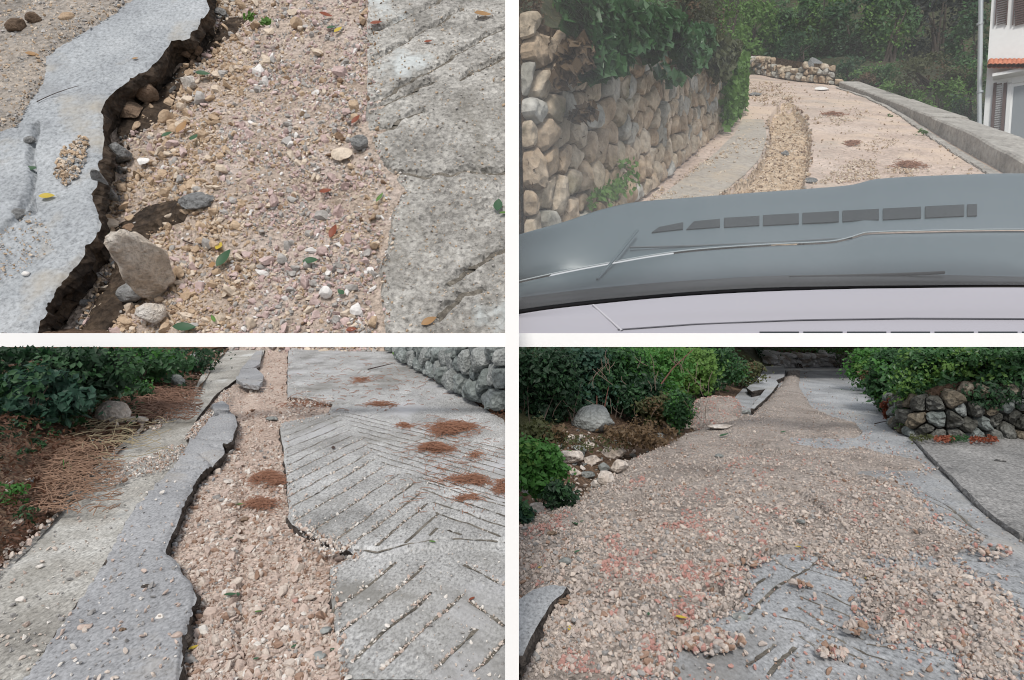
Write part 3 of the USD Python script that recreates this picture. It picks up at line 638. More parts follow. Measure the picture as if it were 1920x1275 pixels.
twig(TL, [(308, 562), (322, 590), (345, 618)], 1.2, 'yellowish stalk at the bottom edge of the gutter', -.3, DRYGRASS)

crumbs = LineString(TLS[:28]).buffer(15).difference(geo(TLS))
chips('dark crumbs of concrete broken from the ragged edge of the blue grey slab', TL, crumbs, z_tl, (4, 8, 20), 260, [CHUNK, BROWNROCK, EARTH, CHUNK], 35, None, .8)
chips('tan chips strewn onto the margin of the rough lichen-spotted slab', TL, LineString(TRS[:11]).buffer(26).intersection(geo(TRS)), z_trs, (3, 5, 12), 420, GM, 36)

# ================================================================== UPPER RIGHT: the lane seen over a car bonnet
CON_LANE = rough_mat('dusty_lane_concrete', [(.35, .265, .22), (.46, .365, .31), (.54, .445, .39)], .8, 9, .5, .04, patch=((.55, .43, .34), .45, .5, .66), speck=(.5, 1.35), stain=((.33, .29, .25), .35, .52, .7))
CON_LANE2 = rough_mat('grey_lane_concrete', [(.31, .275, .24), (.39, .355, .315)], .8, 9, .5, .04, speck=(.6, 1.25), stain=((.47, .39, .30), .5, .5, .68))
SAND = rough_mat('sandy_gravel', [(.36, .26, .17), (.50, .38, .27), (.56, .45, .34)], 1.0, 8, 1, .08, speck=(.45, 1.4))
WALLST = rough_mat('mossy_wall_stone', [(.27, .215, .15), (.43, .355, .27), (.60, .535, .45)], 1.3, 6, .8, .08, patch=((.13, .12, .06), .9, .56, .7), speck=(.5, 1.35))
WALLST2 = rough_mat('brown_wall_stone', [(.24, .175, .115), (.39, .30, .215), (.50, .42, .335)], 1.3, 6, .8, .08, speck=(.5, 1.35))
WALLST3 = rough_mat('pale_wall_stone', [(.20, .19, .16), (.36, .345, .31), (.52, .51, .48)], 1.3, 6, .8, .08, speck=(.5, 1.3))
JOINT = rough_mat('wall_earth', [(.05, .035, .022), (.13, .085, .05)], 2, 9, 1, .1)
PARA = rough_mat('weathered_parapet_concrete', [(.22, .205, .185), (.33, .31, .285), (.42, .40, .37)], .9, 7, .7, .05, speck=(.5, 1.3))
PLASTER = rough_mat('white_render', [(.74, .745, .75), (.80, .80, .80)], .4, 8, .1, .01, speck=(.95, 1.03))
SHUT = plain('brown_shutter', (.075, .04, .037), .6)
ZINC = plain('zinc_pipe', (.42, .45, .47), .45, metallic=.3)
TILE = rough_mat('clay_tile', [(.42, .13, .07), (.55, .22, .13)], 2, 9, .4, .02)
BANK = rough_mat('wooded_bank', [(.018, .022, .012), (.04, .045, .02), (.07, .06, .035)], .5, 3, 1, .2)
L_DEEP = leaf_mat('tree_leaf_deep', [(.03, .085, .035), (.06, .14, .05), (.09, .19, .065)], .3)
L_MID = leaf_mat('tree_leaf_mid', [(.06, .14, .045), (.11, .22, .065), (.16, .28, .085)], .35)
L_LIGHT = leaf_mat('tree_leaf_light', [(.12, .23, .05), (.20, .34, .07), (.28, .41, .10)], .4)
L_IVY = leaf_mat('ivy_leaf', [(.04, .11, .035), (.08, .19, .055), (.14, .28, .08)], .25, .4)
L_OLIVE = leaf_mat('olive_leaf', [(.07, .08, .03), (.13, .13, .05), (.17, .15, .07)], .3)
CREEP = leaf_mat('brown_creeper', [(.11, .07, .035), (.20, .125, .06), (.26, .19, .08)], .2)
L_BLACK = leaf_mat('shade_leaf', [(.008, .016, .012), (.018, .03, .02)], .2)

lane = thing('lane', 'dusty pale concrete lane climbing away beyond the car bonnet', None, kind='structure')
far_edge = [(1383, 128), (1430, 140), (1500, 152), (1560, 158), (1583, 166)]
LP = [(1100, 460), (1190, 378), (1300, 283), (1362, 232), (1384, 205), (1388, 170)] + far_edge + [(1653, 193), (1716, 226), (1779, 266), (1870, 318), (1960, 375), (1990, 470)]
gl = [(1440, 225), (1444, 262), (1430, 300), (1400, 335), (1350, 372), (1300, 420), (1260, 460)]; grt = [(1466, 190), (1490, 198), (1510, 226), (1521, 262), (1518, 305), (1508, 345), (1505, 400), (1505, 460)]
GUT = geo(gl + grt[::-1]); gutl = LineString(gl + grt[::-1])
groov = wiggle(TR, [[(1530 + 6 * k, 350 - 13 * k), (1640 + 9 * k, 345 - 14 * k), (1770 + 8 * k, 340 - 14 * k)] for k in range(11)], .05, 4)
def z_lane(x, y, xy):
    ins = shapely.contains_xy(GUT, x, y); d = pdist(gutl, x, y); depth = .22
    return -depth * np.where(ins, ss(0, 3.5, d), 0) + .07 * (fbm(np.c_[xy * .6, 0 * x], 4, 21) - .5) + np.where(ins, .30 * (fbm(np.c_[xy * 1.6, 0 * x], 3, 23) - .5), 0) - .03 * np.exp(-(seg_dist(xy, groov) / .06) ** 2) * ~ins
obj('road_surface', sheet(TR, LP, 3.0, z_lane), CON_LANE, lane, True)
lift2 = lambda e: (lambda x, y, xy: z_lane(x, y, xy) + e)
obj('gutter_bed', sheet(TR, gl + grt[::-1], 2.6, lift2(.02), 0, 3.5, 3), SAND, lane, True)
obj('grey_slab', sheet(TR, [(1205, 390), (1250, 360), (1325, 303), (1375, 255), (1392, 225), (1432, 226), (1437, 262), (1424, 298), (1396, 330), (1345, 368), (1290, 400)], 3, lift2(.025), 0, 2.5, 4), CON_LANE2, lane, True)
GS = [G_TAN, G_CREAM, G_CREAM, G_TAN, G_TAN, G_BROWN]
TR.surface = lambda x, y, xy: z_lane(x, y, xy) + .03
gv = thing('sandy_gravel', 'sandy gravel washed along the gutter in the middle of the lane', None, kind='structure')
scatter(gv, TR, geo([(1440, 225), (1444, 262), (1430, 300), (1400, 335), (1340, 372), (1300, 395), (1505, 395), (1508, 345), (1518, 305), (1520, 262), (1508, 226), (1470, 200)]), lift2(.02), (2.5, 4, 9), 2600, GS, 41, None, 120, .3, 2.4)
for k, (pl, n, lab) in enumerate((([(1240, 352), (1300, 372), (1420, 352), (1400, 368), (1250, 398), (1195, 392)], 420, 'yellow gravel drift along the edge of the bonnet on the left slab'),
        ([(1380, 262), (1440, 262), (1432, 285), (1340, 292)], 160, 'thin gravel drift crossing the grey slab'), ([(1290, 320), (1345, 290), (1390, 270), (1360, 300), (1260, 350)], 150, 'gravel strip along the foot of the stone wall'),
        ([(1560, 322), (1600, 300), (1640, 300), (1650, 335), (1580, 345), (1530, 345)], 420, 'pale gravel spread on the right half of the lane beside the gutter'),
        ([(1590, 275), (1650, 260), (1690, 265), (1640, 290)], 130, 'small pale gravel spread higher up the right half'), ([(1650, 325), (1700, 305), (1730, 315), (1720, 330)], 150, 'gravel mixed with litter near the right of the bonnet'),
        ([(1395, 150), (1480, 158), (1500, 185), (1470, 200), (1430, 200), (1395, 180)], 380, 'gravel covering the far bend of the lane'), ([(1500, 230), (1600, 200), (1640, 215), (1560, 240)], 120, 'thin scatter of gravel at mid distance on the lane'))):
    g = thing('gravel_drift', lab, 'gravel', kind='stuff')
    scatter(g, TR, geo(pl), lift2(.02), (2.2, 3.4, 8), n, [G_CREAM, G_CREAM, G_TAN], 50 + k, None, 0, .2, 2.2)
chips('loose tan chips and crumbs strewn thinly over the whole lane beyond the bonnet', TR, geo(LP).intersection(geo([(1180, 390), (1385, 150), (1570, 160), (1960, 340), (1960, 380)])), lift2(.015), (2.2, 2.9, 7), 1100, [G_CREAM, G_CREAM, G_TAN], 49)
chips('grey and tan rubble broken off along both edges of the washed-out gutter in the lane', TR, gutl.buffer(5).intersection(geo([(1250, 400), (1380, 190), (1520, 180), (1560, 400)])), lift2(.02), (3, 5, 10), 230, [CON_LANE2, G_CREAM, G_TAN, G_BROWN], 48)
rock(TR, 1473, 286, 17, 13, CHUNK, 'single grey stone lying in the sandy gutter', 71, -.2)
rock(TR, 1523, 337, 24, 12, CHUNK, 'grey lump of concrete at the gutter edge near the bonnet', 72, 0.)
rock(TR, 1543, 166, 26, 8, G_WHITE, 'flat white slab lying at the far right side of the lane', 73, 0., rough=.03)
rock(TR, 1572, 153, 22, 12, G_TAN, 'tan boulder at the far end of the parapet', 74, 0.)
rock(TR, 1418, 176, 26, 8, CHUNK, 'grey heap of broken concrete in the far gutter', 75, 0.05)
for k, (x, y, rx, ry, n, lab) in enumerate(((1598, 270, 15, 4, 120, 'small brown clump of pine straw on the lane'), (1700, 309, 34, 6, 240, 'wide brown clump of pine straw near the right of the lane'), (1560, 216, 24, 4, 70, 'thin brown streak of litter farther up the lane'))):
    strands('pine_straw', TR, x, y, rx, ry, n, 14, 1.0, STRAW, lab, 'pine straw', 80 + k, .02, 4)
t = thing('weed', 'small bright green weed growing through the lane', 'plant'); obj('foliage', foliage(1726, 249, 11, 7, float(TR.D(1726, 254)), 70, 6, 90, clumps=6), L_LIGHT, t)
t = thing('weed', 'tiny green weed higher up in the lane', 'plant'); obj('foliage', foliage(1672, 216, 7, 4, float(TR.D(1672, 219)), 40, 5, 91, clumps=5), L_LIGHT, t)

# the retaining wall on the left
bp = smooth_line([(990, 513), (1000, 505), (1080, 450), (1190, 376), (1300, 285), (1362, 228), (1381, 198), (1385, 170), (1382, 132)], 28)
tp = np.interp(bp[:, 0], [930, 992, 1050, 1180, 1290, 1345, 1375, 1386], [-60, 20, 52, 72, 92, 98, 104, 104])
base = TR.at(bp[:, 0], bp[:, 1])
wl = WallLine(base, [rise(b, y) for b, y in zip(base, tp)], lean=.03)
t = thing('stone_wall', 'tall dry-stone retaining wall of mossy boulders along the left of the lane', 'wall')
obj('earth_core', wl.backing(-.05, 1.0), JOINT, t, True)
class VW:                                                # stones use v as metres up
    pass
hm = float(np.max(wl.h))
wall_stones(t, wl, 0, wl.L, 0, hm, 760, .17, [WALLST, WALLST2, WALLST, WALLST3, WALLST2], 5, 1.2, gap=.025, skip=lambda u, v: v > np.interp(u, wl.u, wl.h) - .12)
# far wall across the bend
fb = TR.at(np.array([1380., 1430, 1500, 1562]), np.array([129., 141, 153, 159])); fh = [rise(b, y) for b, y in zip(fb, (100, 104, 116, 120))]
fw = WallLine(fb, fh, 0.05)
t = thing('stone_wall', 'low pale stone wall across the far bend of the lane', 'wall'); obj('earth_core', fw.backing(-.1, .98, 12), JOINT, t, True)
wall_stones(t, fw, 0, fw.L, 0, max(fh), 130, .3, [WALLST, WALLST2, WALLST3], 6, .8, gap=.03, skip=lambda u, v: v > np.interp(u, fw.u, fw.h) - .1 - .5 * float(noise(np.array([u * .7, 2.2, 1.1]), 3)))
rock(TR, 1528, 132, 46, 52, CHUNK, 'large grey boulder at the end of the low far wall', 76, 0., deep=.7)
# parapet
bi = smooth_line([(1573, 165), (1653, 193), (1716, 226), (1779, 266), (1870, 318), (1965, 372)], 15)
ti = np.interp(bi[:, 0], [1573, 1578, 1648, 1724, 1817, 1892, 1980], [155, 157, 181, 213, 251, 294, 345])
pb = TR.at(bi[:, 0], bi[:, 1]); ph = np.array([rise(b, y) for b, y in zip(pb, ti - 2)])
t = thing('parapet', 'low weathered concrete parapet curving along the right side of the lane', 'wall')
rng = np.random.default_rng(5)
def para_block(i0, i1, wdt, top):
    V = []; n = i1 - i0 + 1
    for i in range(i0, i1 + 1):
        a = pb[min(i + 1, 14)] - pb[max(i - 1, 0)]; o = np.cross(a, TR.n); o /= np.linalg.norm(o)
        if o[0] < 0: o = -o
        j = rng.uniform(-.02, .02); h = ph[i] * top + j
        for p in (pb[i] - V4 * .3, pb[i] + V4 * (h - .05), pb[i] + V4 * h + o * .05, pb[i] + V4 * (h + rng.uniform(-.02, .02)) + o * (wdt - .05), pb[i] + V4 * (h - .05) + o * wdt, pb[i] + o * wdt - V4 * 1.5): V.append(p)
    F_ = []
    for i in range(n - 1):
        for j in range(6): a, b = i * 6 + j, i * 6 + (j + 1) % 6; F_ += [(a, b + 6, b), (a, a + 6, b + 6)]
    for s in (0, (n - 1) * 6): F_ += [(s, s + k, s + k + 1) if s else (s, s + k + 1, s + k) for k in range(1, 5)]
    return np.array(V), np.array(F_)
for i0, i1 in ((0, 3), (3, 6), (6, 8), (8, 11), (11, 14)):
    obj('wall_block', para_block(i0, i1, 1.05, 1 + .05 * (i0 % 2)), PARA, t)
gb = dense(list(map(tuple, bi - [6, -2])), 8, closed=False)
obj('gutter_strip', sheet(TR, list(map(tuple, bi)) + list(map(tuple, (bi + np.c_[-np.interp(bi[:, 1], [165, 370], [4, 40]), 0 * bi[:, 1]])[::-1])), 3, lambda x, y, xy: z_lane(x, y, xy) - .03, 0, .6, 3), EARTH, lane, True)
obj('kerb_strip', sheet(TR, list(map(tuple, bi + np.c_[-np.interp(bi[:, 1], [165, 370], [2, 20]), 0 * bi[:, 1]])) + list(map(tuple, bi[::-1] + np.c_[-np.interp(bi[::-1, 1], [165, 370], [6, 44]), 0 * bi[:, 1]])), 3, lambda x, y, xy: z_lane(x, y, xy) + .05, .12, .4, 5)[0], PARA, lane)

# wooded bank behind everything
def terrain_strip(name, rows, mat, label, nx=40, amp=.4, seed=0):
    """rows: list of (px list, py list, depth list) curves joined into a sheet"""
    L = []
    for pts in rows:
        p = np.array(pts, float); s = np.linspace(0, 1, nx); tt = np.linspace(0, 1, len(p))
        L.append(spot(np.interp(s, tt, p[:, 0]), np.interp(s, tt, p[:, 1]), np.interp(s, tt, p[:, 2])))
    L = np.array(L); k = len(L); fine = np.array([[np.interp(np.linspace(0, k - 1, 24), np.arange(k), L[:, i, c]) for c in range(3)] for i in range(nx)]).transpose(2, 0, 1)
    v = fine.reshape(-1, 3); v = v + amp * (np.stack([fbm(v * .35 / max(amp, .1) + s, 3, seed + s) for s in range(3)], 1) - .5)
    f = []
    for a in range(23):
        for b in range(nx - 1): i = a * nx + b; f += [(i, i + 1, i + nx + 1), (i, i + nx + 1, i + nx)]
    o = obj(name, (v, np.array(f)), mat, None, True); tag(o, label, None, None, 'structure'); return o
DP = lambda x, y, e=1.6: float(TR.D(x, y)) + e
dfar = float(TR.D(1430, 140))
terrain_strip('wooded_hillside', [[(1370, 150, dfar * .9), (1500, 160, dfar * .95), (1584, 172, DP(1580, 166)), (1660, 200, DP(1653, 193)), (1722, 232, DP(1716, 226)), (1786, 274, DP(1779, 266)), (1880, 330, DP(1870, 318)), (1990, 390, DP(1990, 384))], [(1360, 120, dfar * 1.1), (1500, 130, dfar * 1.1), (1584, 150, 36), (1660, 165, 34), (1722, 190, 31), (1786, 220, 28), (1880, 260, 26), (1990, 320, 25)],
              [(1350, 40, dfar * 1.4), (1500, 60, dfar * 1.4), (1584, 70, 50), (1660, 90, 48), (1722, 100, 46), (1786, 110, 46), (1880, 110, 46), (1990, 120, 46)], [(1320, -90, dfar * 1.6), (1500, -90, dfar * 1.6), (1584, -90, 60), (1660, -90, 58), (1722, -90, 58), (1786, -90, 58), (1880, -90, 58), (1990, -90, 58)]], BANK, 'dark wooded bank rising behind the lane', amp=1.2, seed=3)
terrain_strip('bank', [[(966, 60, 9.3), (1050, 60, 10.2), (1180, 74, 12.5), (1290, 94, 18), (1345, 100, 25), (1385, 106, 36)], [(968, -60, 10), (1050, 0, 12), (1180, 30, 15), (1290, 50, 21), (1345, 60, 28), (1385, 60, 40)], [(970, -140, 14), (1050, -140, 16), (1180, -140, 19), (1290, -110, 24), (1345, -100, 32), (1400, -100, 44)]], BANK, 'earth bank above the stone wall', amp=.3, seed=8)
for k, (x, y, rx, ry, D, n, lp, m, lab, cl) in enumerate((
    (1412, 55, 42, 62, 46, 2600, 9, L_LIGHT, 'light green tree at the far bend next to the stone wall', 26), (1478, 52, 48, 58, 47, 2800, 9, L_MID, 'mid green tree behind the low far wall', 28), (1540, 40, 46, 70, 46, 2800, 9, L_MID, 'broad tree above the large grey boulder', 26),
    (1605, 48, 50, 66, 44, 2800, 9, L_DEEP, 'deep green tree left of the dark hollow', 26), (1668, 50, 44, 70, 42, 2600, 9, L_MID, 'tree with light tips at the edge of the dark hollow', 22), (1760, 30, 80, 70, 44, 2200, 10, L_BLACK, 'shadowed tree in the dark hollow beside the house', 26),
    (1815, 90, 40, 70, 30, 1600, 9, L_DEEP, 'dark tree beside the drainpipe of the house', 20), (1500, 100, 60, 26, 45, 1400, 8, L_DEEP, 'undergrowth tree hanging over the low far wall', 20))):
    plant('broadleaf_tree', TR, x, y, rx, ry, D, n, lp, m, WOOD, lab, 'tree', 500 + k, lim=HIR, clumps=cl, spread=.36)
for k, (x, y, rx, ry, D, n, lp, m, lab) in enumerate((
    (1640, 146, 40, 18, 34, 1100, 7, L_MID, 'green bush behind the far end of the parapet'), (1700, 166, 46, 24, 30, 1300, 7, L_LIGHT, 'bright green bush behind the middle of the parapet'), (1758, 192, 50, 34, 27, 1300, 7, L_LIGHT, 'bright yellow-green bush behind the parapet, nearer the house'),
    (1812, 214, 36, 44, 25, 1200, 7, L_DEEP, 'dark green bush between the parapet and the drainpipe'), (1740, 140, 60, 26, 27, 1300, 7, L_OLIVE, 'olive undergrowth below the dark hollow'), (1808, 150, 36, 36, 29, 1200, 7, L_MID, 'grey green bush left of the drainpipe'),
    (1622, 150, 24, 9, 32, 300, 6, CREEP, 'orange dry bush at the far end of the parapet'), (1600, 130, 40, 18, 36, 700, 7, L_DEEP, 'dark bush right of the large grey boulder'))):
    plant('bush', TR, x, y, rx, ry, D, n, lp, m, WOOD, lab, 'bush', 540 + k, lim=HIR, clumps=18, spread=.4)
# growth on the wall
def wall_growth(name, u0, u1, vt, vb, n, size, mat, label, cat, seed, off=.38):
    """leaves hanging on the wall between fractions of its length, from vt down to vb(u) of its height"""
    rng = np.random.default_rng(seed); C, N = [], []
    while len(C) < n:
        a = rng.uniform(u0, u1); v = rng.uniform(0, 1); lo = vb(a)
        v = lo + (vt - lo) * v ** .8
        if noise(np.array([a * 40, v * 7, seed]), 2) + .25 * (v - lo) < .42: continue
        P, nn = wl(a * wl.L, v * np.interp(a * wl.L, wl.u, wl.h)); C.append(P + nn * (off + rng.uniform(-.1, .25))); d = nn * .8 + V4 * .4 + rng.normal(size=3) * .5; N.append(d / np.linalg.norm(d))
    C, N = np.array(C), np.array(N); x, y, _ = seen(C); ok = HIR(x, y)
    o = obj(name, leaf_quads(C[ok], N[ok], rng.uniform(.6, 1.2, ok.sum()) * size, rng, .75), mat); tag(o, label, cat)
hang = lambda a0, a1, lo: (lambda a: 1 - (1 - lo) * max(0, 1 - abs((a - (a0 + a1) / 2) / ((a1 - a0) / 2)) ** 2) * (.45 + .75 * float(noise(np.array([a * 60, 1.5, .5]), 3))))
ua = lambda px: float(np.interp(px, bp[:, 0][:26], wl.u[:26] / wl.L))
wall_growth('ivy', ua(1030), ua(1190), 1.12, hang(ua(1030), ua(1190), .55), 2600, .17, L_IVY, 'thick dark green ivy hanging over the top of the stone wall', 'ivy', 4)
wall_growth('ivy', ua(1160), ua(1290), 1.15, hang(ua(1160), ua(1290), .62), 2000, .18, L_IVY, 'ivy curtain farther along the top of the stone wall', 'ivy', 5)
wall_growth('creeper', .9 * ua(1340) + .1 * ua(1300), ua(1376), 1.0, lambda a: .05, 1500, .15, L_LIGHT, 'light green creeper running down the far end of the stone wall', 'creeper', 6, .3)
wall_growth('creeper', ua(985), ua(1080), 1.05, hang(ua(985), ua(1080), .5), 420, .11, CREEP, 'brown dry creeper on the near top of the stone wall', 'creeper', 7)
wall_growth('creeper', ua(1080), ua(1150), .32, lambda a: .14, 200, .07, L_LIGHT, 'yellow green tuft growing from the lower joints of the stone wall', 'creeper', 8, .26)
wall_growth('creeper', ua(1280), ua(1350), 1.1, hang(ua(1280), ua(1350), .6), 900, .15, L_OLIVE, 'olive brown creeper at the far top of the stone wall', 'creeper', 9)
rng = np.random.default_rng(19); C, N = [], []
for _ in range(1500):
    a, v = rng.uniform(0, 1) ** 1.6, rng.uniform(0, .95)
    if noise(np.array([a * 70, v * 9, 3.3]), 5) < .52: continue
    P, nn = wl(a * wl.L, v * np.interp(a * wl.L, wl.u, wl.h)); C.append(P + nn * rng.uniform(.02, .14)); d = nn + rng.normal(size=3) * .6; N.append(d / np.linalg.norm(d))
C, N = np.array(C), np.array(N); x, y, _ = seen(C); ok = HIR(x, y)
o = obj('dry_growth', leaf_quads(C[ok], N[ok], rng.uniform(.03, .075, ok.sum()), rng, .25), CREEP); tag(o, 'dry brown grass and scraps caught in the joints of the tall stone wall', 'dry growth', None, 'stuff')
for k, (x, y, rx, ry, D, n, lp, m, lab) in enumerate(((1090, 25, 80, 42, 11.6, 1500, 13, L_IVY, 'leafy bush above the ivy on the near stone wall'), (1200, 42, 70, 46, 15.5, 1500, 11, L_MID, 'leafy bush above the middle of the stone wall'), (1290, 45, 60, 56, 21, 1700, 9, L_OLIVE, 'olive bush above the far part of the stone wall'),
        (1350, 62, 46, 60, 29, 1900, 8, L_LIGHT, 'light green bush at the bend above the wall end'), (985, 20, 36, 30, 9.2, 260, 12, CREEP, 'brown dry twigs and leaves at the near top of the wall'))):
    plant('bush', TR, x, y, rx, ry, D, n, lp, m, WOOD, lab, 'bush', 570 + k, lim=HIR, clumps=20, spread=.4)

# the white house
HA = math.radians(41); HV = np.array([math.sin(HA) * .03, .15, 0]); HV[2] = 1; HV /= np.linalg.norm(HV)
HF = np.array([math.sin(HA), math.cos(HA), 0]); HF -= HV * (HF @ HV); HF /= np.linalg.norm(HF); HR = np.cross(HF, HV)
H0 = spot(1838, 200, 21.0)
def hp(px, py):
    r = ray(px, py); return EYE + r * ((((H0 - EYE) @ HF) / (r @ HF))[..., None])
t = thing('house', 'white rendered house with brown shutters behind the parapet at the right edge', 'house')
A, B = hp(1836, 290), hp(1836, -60)
hgt = (B - A) @ HV
def hbox(px0, px1, py0, py1, off, dep):
    a, b = hp(px0, py1), hp(px1, py0); w = (b - a) @ HR; h = (b - a) @ HV; c = a + HR * w / 2 + HV * h / 2 - HF * (off) + HF * dep / 2
    return box_w(c, (HR, HF, HV), (w / 2, dep / 2, h / 2))
obj('wall', hbox(1838, 2100, -70, 320, 0, 4.0), PLASTER, t)
def shutter(px0, px1, py0, py1):
    s = obj('shutter', cat_meshes([hbox(px0, px0 + 3, py0, py1, .09, .07), hbox(px1 - 3, px1, py0, py1, .09, .07), hbox(px0 + 3, px1 - 3, py0, py0 + 4, .09, .07), hbox(px0 + 3, px1 - 3, py1 - 4, py1, .09, .07)]), SHUT, t)
    n = int((py1 - py0 - 8) / 4.2)
    for k in range(n):
        y = py0 + 4 + (k + .15) * (py1 - py0 - 8) / n
        v, f = hbox(px0 + 3, px1 - 3, y, y + 2.9, .075, .045); obj('slat', (v, f), SHUT, s)
shutter(1867, 1891, -30, 47); shutter(1860, 1882, 157, 292)
shutter(1900, 1930, -30, 47)
obj('door_frame', cat_meshes([hbox(1886, 1890, 150, 320, .06, .06), hbox(1890, 1940, 150, 156, .06, .06)]), plain('white_frame', (.7, .7, .7), .5), t)
obj('door_glass', hbox(1890, 1940, 156, 320, .01, .02), plain('dark_pane', (.22, .24, .26), .1), t)
v, f = hbox(1862, 1990, 128, 146, .5, .5); obj('canopy', (v, f), PLASTER, t)
for k in range(9):
    x = 1858 + k * 8.5; a = hp(x, 134) - HF * .62 + HR * .0; b = hp(x, 114) - HF * .02
    pts = np.linspace(0, 1, 3)[:, None]; obj('roof_tile', tube(a * (1 - pts) + b * pts + HV * .05 * 0, .085, 8), TILE, t, True)
pp = np.array([hp(1837, 300), hp(1837, 180), hp(1839, 60), hp(1840, -60)]) - HF * .16
dp = obj('drainpipe', tube(pp, .075, 10), ZINC, t, True)
for y in (48, 175): obj('pipe_clip', tube(np.array([hp(1838, y + 2), hp(1838, y - 2)]) - HF * .16, .1, 10), ZINC, dp, True)

# the car: bonnet, seal, dashboard, windscreen
PAINT = plain('blue_grey_car_paint', (.075, .105, .122), .46, coat_weight=.35, coat_roughness=.3, metallic=.1)
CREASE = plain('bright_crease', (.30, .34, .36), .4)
BLACK = plain('black_rubber', (.012, .012, .014), .5)
DASH = plain('grey_dashboard', (.33, .325, .365), .75)
DASHD = plain('dashboard_gap', (.10, .10, .115), .8)
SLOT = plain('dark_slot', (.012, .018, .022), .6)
def curve(pts, n=60): return smooth_line(pts, n)
X0, X1 = 962, 1990
def res(pts, xs): p = np.array(pts, float); from scipy.interpolate import PchipInterpolator; return PchipInterpolator(p[:, 0], p[:, 1])(xs)
xs = np.linspace(X0, X1, 90)
edge_f = res([(940, 452), (973, 440), (1060, 415), (1130, 392), (1190, 379), (1300, 370), (1400, 362), (1500, 355), (1600, 346), (1640, 336), (1760, 329), (1900, 325), (2000, 325)], xs)
crease = res([(940, 535), (973, 527), (1100, 500), (1300, 468), (1440, 458), (1560, 452), (1600, 443), (1622, 436), (1700, 433), (1894, 430), (2000, 430)], xs)
rear = res([(940, 566), (973, 560), (1140, 540), (1300, 527), (1480, 518), (1640, 516), (1894, 520), (2000, 524)], xs)
seal = res([(940, 596), (973, 588), (1140, 567), (1300, 553), (1480, 544), (1640, 540), (1894, 538), (2000, 540)], xs)
Df, Dc, Dr, Ds, Dd = 9.0, 7.6, 6.9, 6.75, 6.3
def loft(curves, sub=6):
    """curves: list of (py array, depth array or number); smooth skin through them"""
    from scipy.interpolate import PchipInterpolator
    C = np.array([spot(xs, c, np.full(len(xs), d) if np.ndim(d) == 0 else d) for c, d in curves])
    k = len(C); tt = np.linspace(0, k - 1, (k - 1) * sub + 1); G = PchipInterpolator(np.arange(k), C, axis=0)(tt)
    n = len(xs); f = []
    for a in range(len(tt) - 1):
        for b in range(n - 1): i = a * n + b; f += [(i, i + 1, i + n + 1), (i, i + n + 1, i + n)]
    return G.reshape(-1, 3), np.array(f)
car = thing('car', 'blue grey car bonnet, windscreen and grey dashboard seen from the driver seat', 'car')
side_y = lambda y: y
mid = lambda a, b, k: a * (1 - k) + b * k
fdep = 9.0 - 1.6 * ((xs - 1500) / 540) ** 2 * (xs < 1500)
bon = loft([(edge_f + 16, fdep + .5), (edge_f + 2, fdep + .12), (edge_f, fdep), (mid(edge_f, crease, .35), mid(fdep, Dc, .35)), (mid(edge_f, crease, .8), mid(fdep, Dc, .75)), (crease + 1, Dc + .05)])
obj('bonnet', bon, PAINT, car, True)
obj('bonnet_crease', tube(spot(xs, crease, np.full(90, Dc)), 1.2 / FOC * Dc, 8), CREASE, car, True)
obj('scuttle', loft([(crease + 4, Dc - .02), (crease + 10, Dc - .12), (mid(crease, rear, .55), 7.2), (rear - 6, 6.98), (rear, 6.94), (rear + 5, 6.93)]), PAINT, car, True)
obj('bonnet_gap', tube(spot(xs[54:], crease[54:] + 5, np.full(36, Dc - .04)), np.linspace(.3, 2.6, 36).clip(0, 2.2) / FOC * Dc, 8), BLACK, car, True)
obj('windscreen_seal', loft([(rear - 2, 6.96), (rear + 3, 6.8), (mid(rear, seal, .5), 6.72), (seal - 2, 6.74), (seal + 2, 6.85)]), BLACK, car, True)
wy = res([(1300, 523), (1480, 513), (1560, 511), (1700, 507), (1780, 503), (1800, 500)], np.linspace(1480, 1770, 20))
obj('wiper', tube(spot(np.linspace(1480, 1770, 20), wy + 7, np.full(20, 6.85)), 3.2 / FOC * 6.9, 8), BLACK, car, True)
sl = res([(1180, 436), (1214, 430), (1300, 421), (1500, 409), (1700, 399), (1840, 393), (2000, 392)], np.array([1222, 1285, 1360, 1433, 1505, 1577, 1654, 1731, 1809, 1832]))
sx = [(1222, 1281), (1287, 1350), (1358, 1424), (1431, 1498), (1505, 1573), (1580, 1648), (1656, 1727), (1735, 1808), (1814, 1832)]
for k, (a, b) in enumerate(sx):  # dark blocks on the bonnet imitate demister slots reflected in the windscreen
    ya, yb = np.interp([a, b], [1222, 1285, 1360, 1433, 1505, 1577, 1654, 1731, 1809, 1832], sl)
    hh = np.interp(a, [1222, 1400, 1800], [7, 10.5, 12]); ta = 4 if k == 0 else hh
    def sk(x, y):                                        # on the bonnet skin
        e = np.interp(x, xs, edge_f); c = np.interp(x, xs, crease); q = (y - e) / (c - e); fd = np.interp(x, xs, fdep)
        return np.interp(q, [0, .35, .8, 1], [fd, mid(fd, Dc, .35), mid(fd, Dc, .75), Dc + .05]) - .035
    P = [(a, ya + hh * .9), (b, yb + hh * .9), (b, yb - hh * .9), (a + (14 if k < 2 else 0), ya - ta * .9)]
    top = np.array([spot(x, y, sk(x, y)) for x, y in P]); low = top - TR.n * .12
    obj('slot_reflection', (np.vstack([top, low]), np.array([(0, 1, 2), (0, 2, 3), (4, 6, 5), (4, 7, 6), (0, 5, 1), (0, 4, 5), (1, 6, 2), (1, 5, 6), (2, 7, 3), (2, 6, 7), (3, 4, 0), (3, 7, 4)])), SLOT, car)
